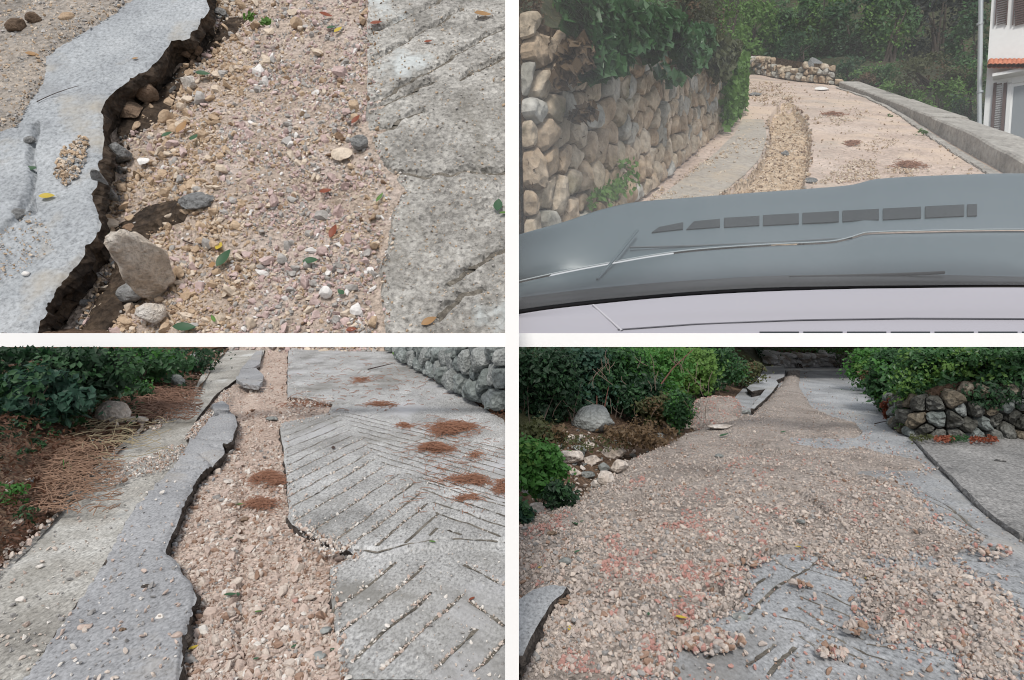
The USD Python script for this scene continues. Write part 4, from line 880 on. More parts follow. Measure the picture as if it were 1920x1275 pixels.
for y0, x0, r, m in ((24, 1170, 2.2, SLOT),):
    q = xs[(xs > 1175)]; e = np.interp(q, xs, crease); obj('bonnet_groove', tube(spot(q[q < 1600], np.interp(q[q < 1600], [1175, 1300, 1450, 1600], [464, 461, 455, 446]), np.full((q < 1600).sum(), Dc + .13)), r / FOC * Dc, 6), plain('shaded_groove', (.07, .085, .095), .6), car, True)
gq = np.array([spot(1195, 432, 7.85), spot(1165, 470, 7.6), spot(1140, 500, 7.35), spot(1120, 524, 7.12)])
obj('bonnet_fold', tube(gq, 2.6 / FOC * 7.4, 8), PAINT, car, True)
dash = loft([(seal + 4, 6.7), (seal + 1, 6.66), (seal + 4, 6.62), (mid(seal, 600, .6), 6.46), (np.full(90, 606.), 6.36), (np.full(90, 640.), 6.1)])
obj('dashboard', dash, DASH, car, True)
gy = lambda x: np.interp(x, [962, 1160, 1300, 1500, 1700, 1990], [640, 618, 608, 600, 597, 598])
gx = xs[xs > 1150]
def dsk(x, y): s = np.interp(x, xs, seal); return np.interp(y, [s + 4, s + .6 * (600 - s), 606, 640], [6.62, 6.46, 6.36, 6.1])
obj('dashboard_groove', tube(np.array([spot(x, gy(x), dsk(x, gy(x)) - .005) for x in gx]), 1.5 / FOC * 6.4, 6), DASHD, car, True)
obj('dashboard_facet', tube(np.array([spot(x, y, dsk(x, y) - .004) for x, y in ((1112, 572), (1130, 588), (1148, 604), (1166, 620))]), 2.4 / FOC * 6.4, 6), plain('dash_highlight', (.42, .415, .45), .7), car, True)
for k in range(9):
    a, b = 1432 + k * 82 - 8, 1432 + k * 82 + 66
    P = np.array([spot(x, y, dsk(x, y) - .02) for x, y in ((a, 636), (b, 636), (b, 621.5), (a, 621.5))]); low = P - U * .05
    obj('demister_slot', (np.vstack([P, low]), np.array([(0, 1, 2), (0, 2, 3), (4, 6, 5), (4, 7, 6), (0, 5, 1), (0, 4, 5), (1, 6, 2), (1, 5, 6), (2, 7, 3), (2, 6, 7), (3, 4, 0), (3, 7, 4)])), SLOT, car)
GLASS = usdkit.material(stage, '/World/Looks/hazy_windscreen', {'t': ('transparent_bsdf', {'color': (.97, .985, .98)}), 'd': ('diffuse_bsdf', {'color': (.82, .84, .85)}), 'g': ('glossy_bsdf', {'roughness': .02, 'color': (1, 1, 1)}),
    'gm': ('geometry', {}), 'nz': ('noise_texture', {'scale': .5, 'detail': 3.0}), 'mr': ('map_range', {'from_min': .3, 'from_max': .7, 'to_min': .085, 'to_max': .13}),
    'a': ('mix_closure', {}), 'fr': ('fresnel', {'IOR': 1.3}), 'b': ('mix_closure', {})},
    [('gm.position', 'nz.vector'), ('nz.fac', 'mr.value'), ('mr.result', 'a.fac'), ('t.BSDF', 'a.closure1'), ('d.BSDF', 'a.closure2'), ('fr.fac', 'b.fac'), ('a.closure', 'b.closure1'), ('g.BSDF', 'b.closure2')], surface='b.closure')  # pale diffuse share of the glass imitates the haze and reflections on it
wsx = np.linspace(963, 2040, 20); ws = []
for k in range(9):
    q = k / 8; yy = res([(940, 585), (1140, 560), (1480, 538), (1894, 534), (2060, 536)], wsx) * (1 - q) + (-40) * q
    ws.append(spot(wsx, yy, 6.72 - 2.2 * q + .25 * math.sin(q * math.pi)))
ws = np.array(ws).reshape(-1, 3); f = [(a * 20 + b, a * 20 + b + 1, a * 20 + b + 21) for a in range(8) for b in range(19)] + [(a * 20 + b, a * 20 + b + 21, a * 20 + b + 20) for a in range(8) for b in range(19)]
obj('windscreen', (ws, np.array(f)), GLASS, car, True)

# ================================================================== LOWER LEFT: the lane with the torn-out gutter
zp = lambda pts: [(a / 2, 640 + b / 2) for a, b in pts]
CON_STRIP = rough_mat('pale_worn_concrete', [(.21, .20, .185), (.35, .34, .315), (.50, .50, .48)], 4, 150, .3, .006, patch=((.52, .53, .52), 3.2, .56, .66), speck=(.3, 1.6), stretch=.6, stain=((.19, .18, .155), 1.7, .5, .68))
CON_SLAB = rough_mat('blue_slab_concrete', [(.21, .214, .224), (.295, .302, .316), (.37, .376, .39)], 4, 160, .25, .005, speck=(.4, 1.45), stretch=.6, stain=((.35, .32, .28), 2.2, .53, .72))
CON_CHEV = rough_mat('chevron_concrete', [(.22, .22, .217), (.35, .353, .353), (.49, .495, .50)], 5, 150, .3, .006, patch=((.43, .435, .455), 3, .55, .68), speck=(.28, 1.65), stretch=.6, stain=((.20, .195, .18), 1.5, .5, .68))
EARTHS = rough_mat('earth_side', [(.05, .042, .038), (.10, .085, .075)], 20, 90, 1, .012)
BEDROSE = rough_mat('fine_rose_gravel', [(.38, .285, .235), (.53, .425, .365), (.58, .49, .43)], 6, 90, 1, .012, speck=(.4, 1.4))
LITTER = rough_mat('leaf_litter_soil', [(.05, .034, .024), (.13, .085, .058), (.22, .15, .105)], 9, 60, 1, .02, speck=(.3, 1.8))
S_ROSE = rough_mat('rose_chipping', [(.375, .295, .255), (.52, .43, .38)], 25, 150, .3, .004, speck=(.7, 1.2))
S_CREAM = rough_mat('cream_chipping', [(.435, .37, .325), (.57, .505, .45)], 25, 150, .3, .004, speck=(.7, 1.15))
S_PALE = rough_mat('pale_chipping', [(.56, .53, .49), (.68, .65, .62)], 25, 150, .3, .004, speck=(.8, 1.1))
S_BROWN = rough_mat('brown_chipping', [(.22, .14, .10), (.34, .235, .18)], 25, 150, .3, .004, speck=(.7, 1.2))
S_GREY = rough_mat('grey_chipping', [(.20, .195, .19), (.34, .33, .325)], 25, 150, .3, .004, speck=(.7, 1.2))
S_RED = rough_mat('red_chipping', [(.35, .185, .16), (.46, .285, .25)], 25, 150, .3, .004, speck=(.7, 1.2))
S_BEIGE = rough_mat('beige_chipping', [(.33, .285, .255), (.475, .42, .385)], 25, 150, .3, .004, speck=(.7, 1.2))
ROCKP = rough_mat('pale_rock', [(.34, .28, .23), (.52, .46, .41), (.62, .59, .56)], 9, 70, .7, .015, speck=(.6, 1.25))
ROCKG = rough_mat('grey_rock', [(.13, .14, .135), (.25, .265, .26), (.38, .395, .39)], 9, 70, .7, .015, speck=(.55, 1.3))
STONEG = rough_mat('blue_grey_wall_stone', [(.09, .105, .10), (.20, .225, .22), (.36, .385, .38)], 7, 45, .9, .02, speck=(.45, 1.4))
B_DEEP = leaf_mat('bramble_deep', [(.012, .04, .016), (.025, .075, .03), (.045, .115, .045)], .25)
B_MID = leaf_mat('bramble_mid', [(.03, .085, .03), (.055, .14, .045), (.085, .19, .06)], .3)
B_BRI = leaf_mat('weed_bright', [(.06, .18, .035), (.10, .26, .05), (.16, .34, .07)], .35)
B_TEAL = leaf_mat('blue_green_leaf', [(.025, .07, .045), (.05, .125, .08), (.085, .17, .11)], .25)

L_edge = zp([(1000, 16), (985, 50), (975, 90), (985, 120), (992, 150), (965, 182), (905, 160), (880, 140)])
under = [(-60, 1300), (-60, 1000), (60, 840), (175, 700), (300, 640), (420, 640), (600, 640), (962, 640), (962, 1300)]
rightl = zp([(1080, 0), (1078, 120), (1076, 210)])
BLG = zp([(985, -10), (1090, -10), (1078, 210), (1250, 235), (1235, 268), (1052, 305), (1060, 400), (1072, 500), (1084, 640), (1090, 680), (1150, 715), (1200, 742), (1330, 790), (1238, 830), (1238, 890), (1247, 990), (1262, 1100), (1280, 1240), (670, 1240),
            (690, 1130), (715, 1060), (732, 980), (725, 920), (690, 888), (662, 832), (615, 795), (640, 740), (662, 690), (702, 600), (745, 510), (790, 475), (842, 430), (870, 380), (890, 320), (858, 250), (820, 190), (880, 150), (960, 130)])
lslab = zp([(858, 250), (888, 300), (890, 330), (872, 380), (845, 402), (838, 435), (792, 472), (778, 488), (746, 510), (702, 600), (662, 690), (640, 740), (614, 796), (660, 830), (690, 886), (725, 920), (732, 980), (716, 1060), (690, 1130), (660, 1400), (20, 1400), (200, 1130), (260, 1040), (330, 950), (390, 860), (440, 760), (480, 680), (560, 580), (640, 490), (690, 430), (720, 372), (750, 335), (800, 280)])
RSP = zp([(1082, 2), (1080, 120), (1077, 210), (1150, 213), (1246, 236), (1232, 266), (1140, 285), (1052, 306), (1052, 340), (1062, 400), (1072, 500), (1084, 640), (1076, 655), (1092, 682), (1150, 715), (1200, 742), (1325, 788), (1250, 822), (1236, 832), (1237, 892), (1247, 990), (1262, 1100), (1280, 1260), (1912, 1260), (1912, 0)])
RSB = geo(RSP).buffer(-7)
gL = LineString(lslab[:20])
def z_bl(x, y, xy):
    d = pdist(gL, x, y)
    return -.036 + .012 * ss(0, 60, d) + .006 * ss(1010, 1200, y) - .02 * shapely.contains_xy(RSB, x, y) + .018 * (fbm(np.c_[xy * 5, 0 * x], 4, 31) - .5) + .01 * (fbm(np.c_[xy * 25, 0 * x], 2, 32) - .5) - .02 * np.exp(-((x - 455 + (y - 1000) * .02) / 12) ** 2)
gut = thing('gravel_channel', 'long channel of rose gravel torn through the concrete lane, lower left view', None, kind='structure')
obj('bed', sheet(BL, [(b[0], max(b[1], 641)) for b in [(300, 1300), (270, 1000), (360, 780), (470, 641), (560, 641), (650, 740), (690, 1000), (690, 1300)]], 3.4, z_bl), BEDROSE, gut, True)
SM = [S_ROSE, S_CREAM, S_PALE, S_BROWN, S_GREY]
def keep_bl(x, y): return .3 + .7 * ss(.40, .56, fbm(np.c_[x / 40, y / 26, 0 * x], 3, 78))
def col_bl(p, rng): return rng.choice(5, len(p), p=[.50, .30, .06, .11, .03])
PB = geo(BLG)
scatter(gut, BL, PB, z_bl, (3.2, 5.2, 15), 15500, SM, 101, col_bl, 20, .25, 2.6, real=1.7, name='fine_gravel', keep=keep_bl)
scatter(gut, BL, PB, z_bl, (8, 11, 24), 700, SM, 102, col_bl, 280, .2, 3.5, real=1.6, name='coarse_gravel', keep=keep_bl)

strip = [(p[0], p[1]) for p in zp([(870, 2), (1000, 2), (985, 50), (970, 95), (900, 130), (870, 150), (820, 190), (760, 260), (700, 350), (700, 372), (740, 372), (690, 430), (640, 490), (560, 580), (480, 680), (440, 760), (390, 860), (330, 950), (260, 1040), (200, 1130), (60, 1400), (-100, 1400), (-100, 940), (60, 800), (160, 700), (250, 600), (290, 530), (350, 480), (450, 390), (520, 330), (590, 290), (730, 180), (760, 120)])]
t = thing('old_lane_strip', 'pale worn concrete strip between the weedy verge and the gravel channel', None, kind='structure')
def z_st(x, y, xy): return .012 * (fbm(np.c_[xy * 4, 0 * x], 4, 41) - .5) + .006 * (fbm(np.c_[xy * 30, 0 * x], 3, 42) - .5)
top, side = side_and_top(BL, strip, 3.6, z_st, .05, 2, 7, .2); obj('surface', top, CON_STRIP, t, True); obj('broken_side', side, EARTHS, t, True)
cracks = wiggle(BL, [zp([(645, 480), (700, 486), (752, 482)]), zp([(755, 430), (800, 470), (790, 480)]), zp([(780, 400), (842, 410)]), zp([(755, 372), (872, 378)]), zp([(800, 290), (860, 262)])], .02, 6)
def z_ls(x, y, xy):
    return .012 + .008 * (fbm(np.c_[xy * 4, 0 * x], 3, 43) - .5) + .004 * (fbm(np.c_[xy * 35, 0 * x], 2, 44) - .5) - .016 * np.exp(-(seg_dist(xy, cracks) / .008) ** 2) - .007 * (1 - ss(0, 10, pdist(gL, x, y))) ** 2
t = thing('broken_slab', 'blue grey concrete slab with a broken stepped edge along the gravel channel, lower left view', None, kind='structure')
top, side = side_and_top(BL, lslab, 2.6, z_ls, .06, 7.5, 8, .12); obj('surface', top, CON_SLAB, t, True); obj('broken_side', side, EARTHS, t, True)
for k, (pl, lab) in enumerate((([(985, 40), (975, 92), (950, 108), (905, 112), (930, 80), (960, 45)], 'farthest broken plate of grey concrete at the channel'), ([(905, 116), (960, 112), (990, 140), (985, 160), (940, 158), (895, 142)], 'cracked grey plate of concrete lying across the channel edge'),
        ([(888, 146), (935, 160), (985, 166), (970, 184), (915, 176), (885, 158)], 'tilted grey plate in front of the cracked one'), ([(795, 262), (835, 248), (860, 266), (855, 280), (805, 282)], 'small loose plate on top of the broken slab end'))):
    o = obj('concrete_plate', sheet(BL, zp(pl), 2.5, lambda x, y, xy, k=k: .02 + .006 * k + .003 * (fbm(np.c_[xy * 20, 0 * x], 2, 50 + k) - .5), .03, .8, 60 + k, inset=.1)[0], CON_SLAB, None, 40); tag(o, lab, 'concrete plate')

# right half with raked chevron grooves
z5 = lambda l: [(540 + a / 3.187, 850 + b / 3.187) for a, b in l]
CH0 = [z5(l) for l in ([(20, 145), (120, 105), (235, 62)], [(40, 195), (190, 130), (330, 72)], [(92, 245), (230, 178), (348, 118)], [(138, 290), (300, 175), (442, 62)], [(180, 332), (300, 260), (418, 188)], [(380, 290), (460, 200), (548, 92)], [(435, 338), (540, 240), (648, 132)], [(520, 378), (640, 270), (772, 142)],
     [(212, 508), (290, 430), (352, 362)], [(365, 520), (500, 430), (640, 345)], [(478, 512), (530, 465), (580, 420)], [(640, 526), (735, 420), (848, 308)], [(720, 540), (780, 490), (835, 440)],
     [(640, 112), (860, 188), (1110, 280), (1300, 345)], [(670, 250), (840, 312), (1000, 385), (1110, 470)], [(735, 195), (930, 275), (1110, 352), (1300, 408)], [(845, 315), (1070, 400), (1300, 475)], [(830, 410), (960, 455), (1060, 502)],
     [(270, 922), (450, 785), (640, 632)], [(298, 1056), (500, 915), (700, 750), (830, 632)], [(375, 1228), (560, 1050), (700, 940), (855, 812)], [(560, 1275), (730, 1110), (880, 975), (1055, 815)], [(880, 1262), (1000, 1140), (1115, 1025)], [(1120, 1275), (1210, 1170), (1300, 1085)],
     [(1090, 860), (1200, 935), (1300, 1005)], [(1060, 645), (1180, 700), (1300, 775)], [(120, 330), (250, 355)], [(560, 470), (620, 520)], [(400, 580), (520, 585), (640, 565), (900, 520), (1300, 530)])]
CHX = [zp([(1085, 60 + 22 * k), (1200, 62 + 24 * k), (1420 + 30 * k, 50 + 25 * k)]) for k in range(7)] + [zp([(1250, 236), (1450, 238), (1760, 232)])]
def herring(gr, ridge, aim, n, region, seed, skip=.08):
    """parallel arms raked from points along a ridge in plan direction of the pixel pair aim, cut to the region"""
    rng = np.random.default_rng(seed); r = gr.xy(gr.at(*np.array(ridge, float).T)); t = np.r_[0, np.cumsum(np.hypot(*np.diff(r, axis=0).T))]
    a = gr.xy(gr.at(*np.array(aim, float).T)); d = (a[1] - a[0]) / np.linalg.norm(a[1] - a[0]); out = []
    for k in range(n):
        if rng.uniform() < skip: continue
        q = (k + rng.uniform(-.12, .12)) * t[-1] / (n - 1); p = np.array([np.interp(q, t, r[:, 0]), np.interp(q, t, r[:, 1])]) + d * rng.uniform(-.02, .04)
        L = p + d * np.linspace(0, 4, 200)[:, None] * .35; W = EYE + L[:, :1] * R + L[:, 1:] * gr.f - gr.n * gr.h; x, y, D = seen(W); ok = D > .4
        g = LineString(np.c_[x[ok], y[ok]]).intersection(region)
        for s in shapely.get_parts(g):
            if s.length > 14: out.append([tuple(c) for c in s.coords][::3] + [s.coords[-1]]); break
    return out
RG = zp([(1270, 262), (1340, 350), (1430, 450), (1560, 518), (1615, 615), (1650, 700)])
midslab = geo(zp([(1240, 262), (1140, 285), (1056, 310), (1066, 400), (1078, 500), (1090, 640), (1096, 680), (1150, 708), (1200, 735), (1330, 782), (1500, 768), (1640, 730), (1905, 740), (1905, 330), (1700, 240), (1260, 240)])).buffer(-3)
CH = herring(BL, RG, zp([(1540, 520), (1225, 742)]), 17, midslab, 3) + herring(BL, RG, zp([(1345, 352), (1890, 500)]), 16, midslab, 4) + CH0[18:26] + CH0[28:] + CHX
chev = wiggle(BL, CH, .02, 9)
rs = zp([(1082, 2), (1080, 120), (1077, 210), (1150, 213), (1246, 236), (1232, 266), (1140, 285), (1052, 306), (1052, 340), (1062, 400), (1072, 500), (1084, 640), (1076, 655), (1092, 682), (1150, 715), (1200, 742), (1325, 788), (1250, 822), (1236, 832), (1237, 892), (1247, 990), (1262, 1100), (1280, 1260), (1912, 1260), (1912, 330), (1890, 300), (1790, 240), (1700, 180), (1600, 118), (1490, 50), (1460, 2)])
gR = LineString(rs[:23]); seam = wiggle(BL, [CH0[28]], .01, 2)
def z_rs(x, y, xy):
    d = seg_dist(xy, chev)
    low = ss(0, 12, y - np.interp(x, [540, 640, 960], [990, 1031, 1012]))
    return .006 - .012 * low + .010 * (fbm(np.c_[xy * 2.5, 0 * x], 3, 61) - .5) + .004 * (fbm(np.c_[xy * 30, 0 * x], 3, 62) - .5) - .0055 * np.exp(-(d / .0058) ** 4) * (.7 + .6 * (fbm(np.c_[xy * 9, 0 * x], 2, 63))) - .008 * (1 - ss(0, 9, pdist(gR, x, y))) ** 2
t = thing('chevron_road_slab', 'grey concrete road slab raked with chevron grooves, lower left view', None, kind='structure')
top, side = side_and_top(BL, rs, 2.7, z_rs, .06, 2.0, 9, .1, crisp(BL, CH, .0058, .02, 9)); obj('surface', top, CON_CHEV, t, True); obj('broken_side', side, EARTHS, t, True)
obj('groove_fill', ribbons(BL, CH, z_rs, .0042, .02, 9, .0026, .9), GFILL, t, True)
near = [LineString(l).buffer(2.6) for l in CH0[18:26] + CH[6:15]]
g = thing('groove_grit', 'pale grit caught in the chevron grooves of the road slab', 'gravel', kind='stuff')
scatter(g, BL, shapely.union_all(near).intersection(geo(rs)), lambda x, y, xy: z_rs(x, y, xy) + .002, (2.4, 4, 9), 900, [S_CREAM, S_PALE, S_ROSE], 111, None, 0, .2, 2.2, real=1.6)
g = thing('loose_chippings', 'few pale chippings scattered over the chevron road slab', 'gravel', kind='stuff')
scatter(g, BL, geo(rs).intersection(geo([(540, 650), (955, 650), (955, 1270), (540, 1270)])), lambda x, y, xy: z_rs(x, y, xy) + .001, (2.2, 3, 8), 700, [S_CREAM, S_PALE, S_GREY], 112, None, 0, .2, 2.2, real=1.8)
SP = geo(strip).union(geo(lslab)).buffer(-3)
g = thing('loose_chippings', 'pale chippings scattered over the left strip and the broken slab', 'gravel', kind='stuff')
scatter(g, BL, SP.intersection(geo([(-30, 645), (560, 645), (560, 1290), (-30, 1290)])), lambda x, y, xy: np.where(shapely.contains_xy(geo(lslab), x, y), z_ls(x, y, xy), z_st(x, y, xy)) + .001, (2.5, 5, 16), 520, [S_CREAM, S_PALE, S_ROSE, S_GREY], 113, None, 0, .15, 2.3, real=1.6)
for k, (pl, n, lab) in enumerate(((zp([(690, 380), (720, 330), (790, 260), (830, 200), (880, 170), (850, 240), (760, 320), (730, 375)]), 900, 'rose gravel spilled over the far end of the broken slab'), (zp([(560, 440), (640, 400), (700, 400), (690, 440), (620, 500), (540, 510), (420, 560), (330, 520), (430, 480)]), 900, 'rose gravel drift lying across the pale strip'),
        (zp([(1085, 216), (1150, 214), (1240, 236), (1228, 262), (1060, 298)]), 420, 'gravel filling the notch in the chevron road slab'), (zp([(560, 330), (660, 250), (730, 190), (760, 195), (640, 310), (570, 350)]), 300, 'thin gravel along the far verge of the pale strip'), (zp([(1090, 686), (1150, 718), (1320, 792), (1240, 826), (1180, 800)]), 260, 'loose gravel running into the seam of the road slab'))):
    g = thing('gravel_drift', lab, 'gravel', kind='stuff'); scatter(g, BL, geo(pl), lambda x, y, xy: .012 + 0 * x, (2.5, 4.6, 12), n, SM, 120 + k, None, 0, .2, 2.4, real=2.0)

# verge on the left
BL.surface = lambda x, y, xy: np.where(shapely.contains_xy(geo(lslab), x, y), z_ls(x, y, xy), np.where(shapely.contains_xy(geo(rs), x, y), z_rs(x, y, xy), np.where(shapely.contains_xy(geo(strip), x, y), z_st(x, y, xy), np.where(shapely.contains_xy(geo(VP), x, y), z_v(x, y, xy), z_bl(x, y, xy) + .004))))
vb = zp([(860, -4), (800, 60), (760, 120), (730, 180), (590, 290), (520, 330), (450, 390), (350, 480), (290, 530), (250, 600), (160, 700), (60, 800), (-100, 950)])
gV = LineString(vb)
VP = vb + [(-90, 700), (-90, 610), (420, 610)]
def z_v(x, y, xy): d = pdist(gV, x, y); return -.012 + .03 * ss(0, 20, d) + .16 * ss(10, 200, d) + .05 * (fbm(np.c_[xy * 4, 0 * x], 4, 71) - .5) + .02 * (fbm(np.c_[xy * 18, 0 * x], 3, 72) - .5)
t = thing('verge', 'steep verge of brown leaf litter left of the lane, lower left view', None, kind='structure')
obj('soil', sheet(BL, [(a + 10, b + 6) for a, b in vb] + [(-90, 700), (-90, 610), (420, 610)], 4.5, z_v), LITTER, t, True)
t = thing('ground', 'bare soil under the slabs of the lower left view', None, kind='structure'); obj('soil', sheet(BL, [(-90, 641), (954, 641), (954, 1330), (-90, 1330)], 14, lambda x, y, xy: -.10 + 0 * x), BEDROSE, t)
def on_v(px, py): return float((BL.at(px, py, float(z_v(np.array([px * 1.]), np.array([py * 1.]), BL.xy(BL.at(np.array([px * 1.]), np.array([py * 1.]))))[0])) - EYE) @ F)
rng = np.random.default_rng(77); C, N, S_ = [], [], []
P = geo(vb + [(-90, 700), (-90, 640), (420, 640)])
pts = rng.uniform([-40, 650], [430, 1110], (9000, 2)); pts = pts[shapely.contains_xy(P.buffer(-2), pts[:, 0], pts[:, 1])][:3800]
xy = BL.xy(BL.at(pts[:, 0], pts[:, 1])); w = BL.at(pts[:, 0], pts[:, 1], z_v(pts[:, 0], pts[:, 1], xy) + .012); nn = BL.n + rng.normal(size=(len(pts), 3)) * .55; nn /= np.linalg.norm(nn, axis=1, keepdims=True)
o = obj('leaf_litter', leaf_quads(w, nn, rng.uniform(3, 8, len(pts)) * ((w - EYE) @ F) / FOC, rng, .4), DRY); tag(o, 'dead brown leaves and fern scraps covering the verge', 'leaf litter', None, 'stuff')
vz = lambda x, y: float(z_v(np.array([x * 1.]), np.array([y * 1.]), BL.xy(BL.at(np.array([x * 1.]), np.array([y * 1.]))))[0])
strands('dead_bracken', BL, 95, 860, 120, 95, 2000, 38, 1.3, plain('bracken_stalk', (.25, .155, .105), .8), 'tangle of dead brown bracken stalks on the near verge', 'dead bracken', 201, .10, 14, kind='stuff', even=True)
strands('dead_bracken', BL, 270, 750, 95, 34, 1300, 32, 1.2, plain('bracken_stalk_red', (.20, .115, .08), .8), 'red-brown dead bracken below the dark bushes farther up the verge', 'dead bracken', 202, .10, 12, kind='stuff', even=True)
strands('dry_grass', BL, 170, 810, 130, 60, 200, 60, 1.1, plain('pale_stalk', (.30, .25, .16), .8), 'pale bent grass stems over the dead bracken', 'grass', 203, .13, 22, kind='stuff', even=True)
for k, (x, y, w_, h_, m, lab) in enumerate(((200, 772, 66, 58, ROCKP, 'large pale jagged rock on the verge beside the strip'), (252, 786, 40, 22, ROCKP, 'flat pale stone at the foot of the large jagged rock'), (230, 772, 20, 14, ROCKP, 'small pale stone between the jagged rock and the flat stone'),
        (115, 748, 60, 30, ROCKG, 'grey boulder half buried in leaves below the dark bush'), (325, 712, 34, 40, ROCKG, 'dark grey boulder on the far verge'), (176, 828, 28, 18, ROCKG, 'greenish grey stone in the dead bracken'), (126, 926, 38, 22, ROCKG, 'grey stone with pale underside at the edge of the strip'),
        (116, 909, 16, 10, ROCKP, 'small round stone above the grey edge stone'), (132, 908, 18, 10, ROCKP, 'beige round stone touching the grey edge stone'), (285, 768, 22, 16, ROCKP, 'beige stone on the verge farther along the strip'), (365, 672, 26, 30, ROCKG, 'grey upright rock at the far top of the verge'),
        (58, 900, 18, 14, ROCKG, 'pale grey stone among bracken at the left edge'), (78, 950, 14, 10, ROCKG, 'small grey stone near the bright weed at the left edge'), (30, 980, 20, 14, ROCKP, 'pale stone at the left edge of the picture'))):
    rock(BL, x, y, w_, h_, m, lab, 600 + k, max(0, vz(x, y + h_ * .4) - .01))
for k, (x, y, rx, ry, n, lp, m, lab, D) in enumerate(((95, 700, 130, 84, 4200, 16, B_DEEP, 'dark glossy bush filling the upper left corner of the lower left view', None), (70, 745, 80, 54, 900, 20, B_TEAL, 'broad blue green leaves in front of the dark bush', None), (230, 676, 110, 46, 3000, 13, B_MID, 'leafy green bush at the top edge right of the dark bush', None),
        (330, 664, 80, 34, 2000, 9, B_DEEP, 'dark thin-leaved shrub at the top of the verge', None), (170, 728, 60, 30, 900, 11, B_MID, 'low green plants above the jagged rock', None), (290, 690, 26, 16, 200, 9, B_BRI, 'bright green weed beside the far dark boulder', None), (245, 732, 44, 18, 500, 8, B_MID, 'green seedlings on the far verge', None),
        (275, 740, 16, 9, 90, 8, B_BRI, 'light green seedling above the flat stone', None), (40, 925, 40, 24, 230, 10, B_BRI, 'green weed at the left edge of the near verge', None), (48, 965, 26, 18, 110, 10, B_MID, 'small green weed below the near one at the left edge', None), (140, 780, 22, 13, 80, 9, B_MID, 'small fern left of the jagged rock', None))):
    yb = min(y + ry * .9, 1000); D = on_v(x, yb) * 1.0
    plant('bush' if k < 4 else 'weed', BL, x, y, rx, ry, D + ry / FOC * D * .5, n, lp, m, WOOD, lab, 'bush' if k < 4 else 'plant', 620 + k, lim=LOWL, clumps=24 if k < 4 else 9, spread=.36, k=8 if k < 4 else 4, r=2.2 if k < 4 else .9)
t = thing('fern', 'bright green fern frond standing at the edge of the pale strip', 'plant'); D = on_v(120, 893)
rng = np.random.default_rng(4); c = []; nr = []
for k in range(9):
    for sd in (-1, 1):
        c.append(spot(120 + sd * (6 + 2 * (4 - abs(k - 3))) + rng.uniform(-1, 1), 893 - k * 3.4, D + .01 * k)); q = V4 * .6 - F * .7 + rng.normal(size=3) * .12; nr.append(q / np.linalg.norm(q))
obj('frond', leaf_quads(np.array(c), np.array(nr), np.full(18, 6.5 / FOC * D), rng, .3), B_BRI, t)
obj('stem', tube(np.array([spot(121, 900, D), spot(120, 880, D), spot(119, 862, D + .05)]), .8 / FOC * D, 5), B_BRI, t, True)
# bank and trees behind, right verge and its stone wall
terrain_strip('bank', [[(-70, 790, 3.4), (120, 735, 4.0), (300, 690, 4.9), (430, 650, 6.2)], [(-70, 690, 4.2), (120, 665, 4.8), (300, 650, 5.4), (430, 641, 6.6)], [(-70, 642, 4.5), (120, 642, 5.0), (300, 642, 5.6), (430, 640, 6.8)]], LITTER, 'dark overgrown bank behind the left verge', amp=.12, seed=12)
rv = zp([(1440, -20), (1490, 50), (1600, 118), (1700, 180), (1790, 240), (1890, 300), (2000, 385)])
def z_rv(x, y, xy): return .01 + .03 * (fbm(np.c_[xy * 6, 0 * x], 4, 81) - .5) + .03 * ss(0, 30, pdist(LineString(rv), x, y))
t = thing('verge', 'narrow verge of dead leaves between the chevron slab and the grey stone wall', None, kind='structure')
obj('soil', sheet(BL, [(min(a, 953), b) for a, b in rv] + [(953, 760), (953, 600), (730, 610)], 4, z_rv), LITTER, t, True)
wb = smooth_line(zp([(1450, 10), (1500, 58), (1620, 130), (1740, 198), (1840, 246), (1886, 268)]), 12)
bb = BL.at(wb[:, 0], wb[:, 1], .02); w2 = WallLine(bb, [max(.02, rise(b, 641)) for b in bb], .1)
t = thing('stone_wall', 'mossy blue grey stone wall at the right of the lower left view', 'wall'); obj('earth_core', w2.backing(-.03, .97, 20), LITTER, t, True)
wall_stones(t, w2, 0, w2.L, 0, float(max(w2.h)), 95, .075, [STONEG, ROCKG, STONEG], 7, 1.1, gap=.03, skip=lambda u, v: v > np.interp(u, w2.u, w2.h) - .015)
for k, (x, y, rx, ry, n, lp, m, lab) in enumerate(((768, 660, 26, 16, 260, 7, B_BRI, 'green weeds where the far end of the grey wall starts'), (830, 712, 16, 9, 110, 6, B_MID, 'small weeds at the foot of the grey wall'), (925, 752, 20, 9, 110, 7, B_MID, 'weeds at the near foot of the grey wall'), (890, 655, 50, 12, 260, 8, B_MID, 'leaves hanging over the top of the grey wall'))):
    D = float(BL.D(x, y + ry)); plant('weed', BL, x, y, rx, ry, D, n, lp, m, WOOD, lab, 'plant', 650 + k, lim=LOWL, clumps=8, k=3, r=.8)
rng = np.random.default_rng(9); pts = rng.uniform([740, 645], [960, 790], (4000, 2)); Pv = geo(rv + [(966, 760), (966, 600), (730, 610)]); pts = pts[shapely.contains_xy(Pv, pts[:, 0], pts[:, 1])][:1100]
w = BL.at(pts[:, 0], pts[:, 1], z_rv(pts[:, 0], pts[:, 1], BL.xy(BL.at(pts[:, 0], pts[:, 1]))) + .012); nn = BL.n + rng.normal(size=(len(pts), 3)) * .5; nn /= np.linalg.norm(nn, axis=1, keepdims=True)
o = obj('leaf_litter', leaf_quads(w, nn, rng.uniform(2, 5, len(pts)) * ((w - EYE) @ F) / FOC, rng, .45), DRY); tag(o, 'rusty dead leaves along the foot of the grey stone wall', 'leaf litter', None, 'stuff')
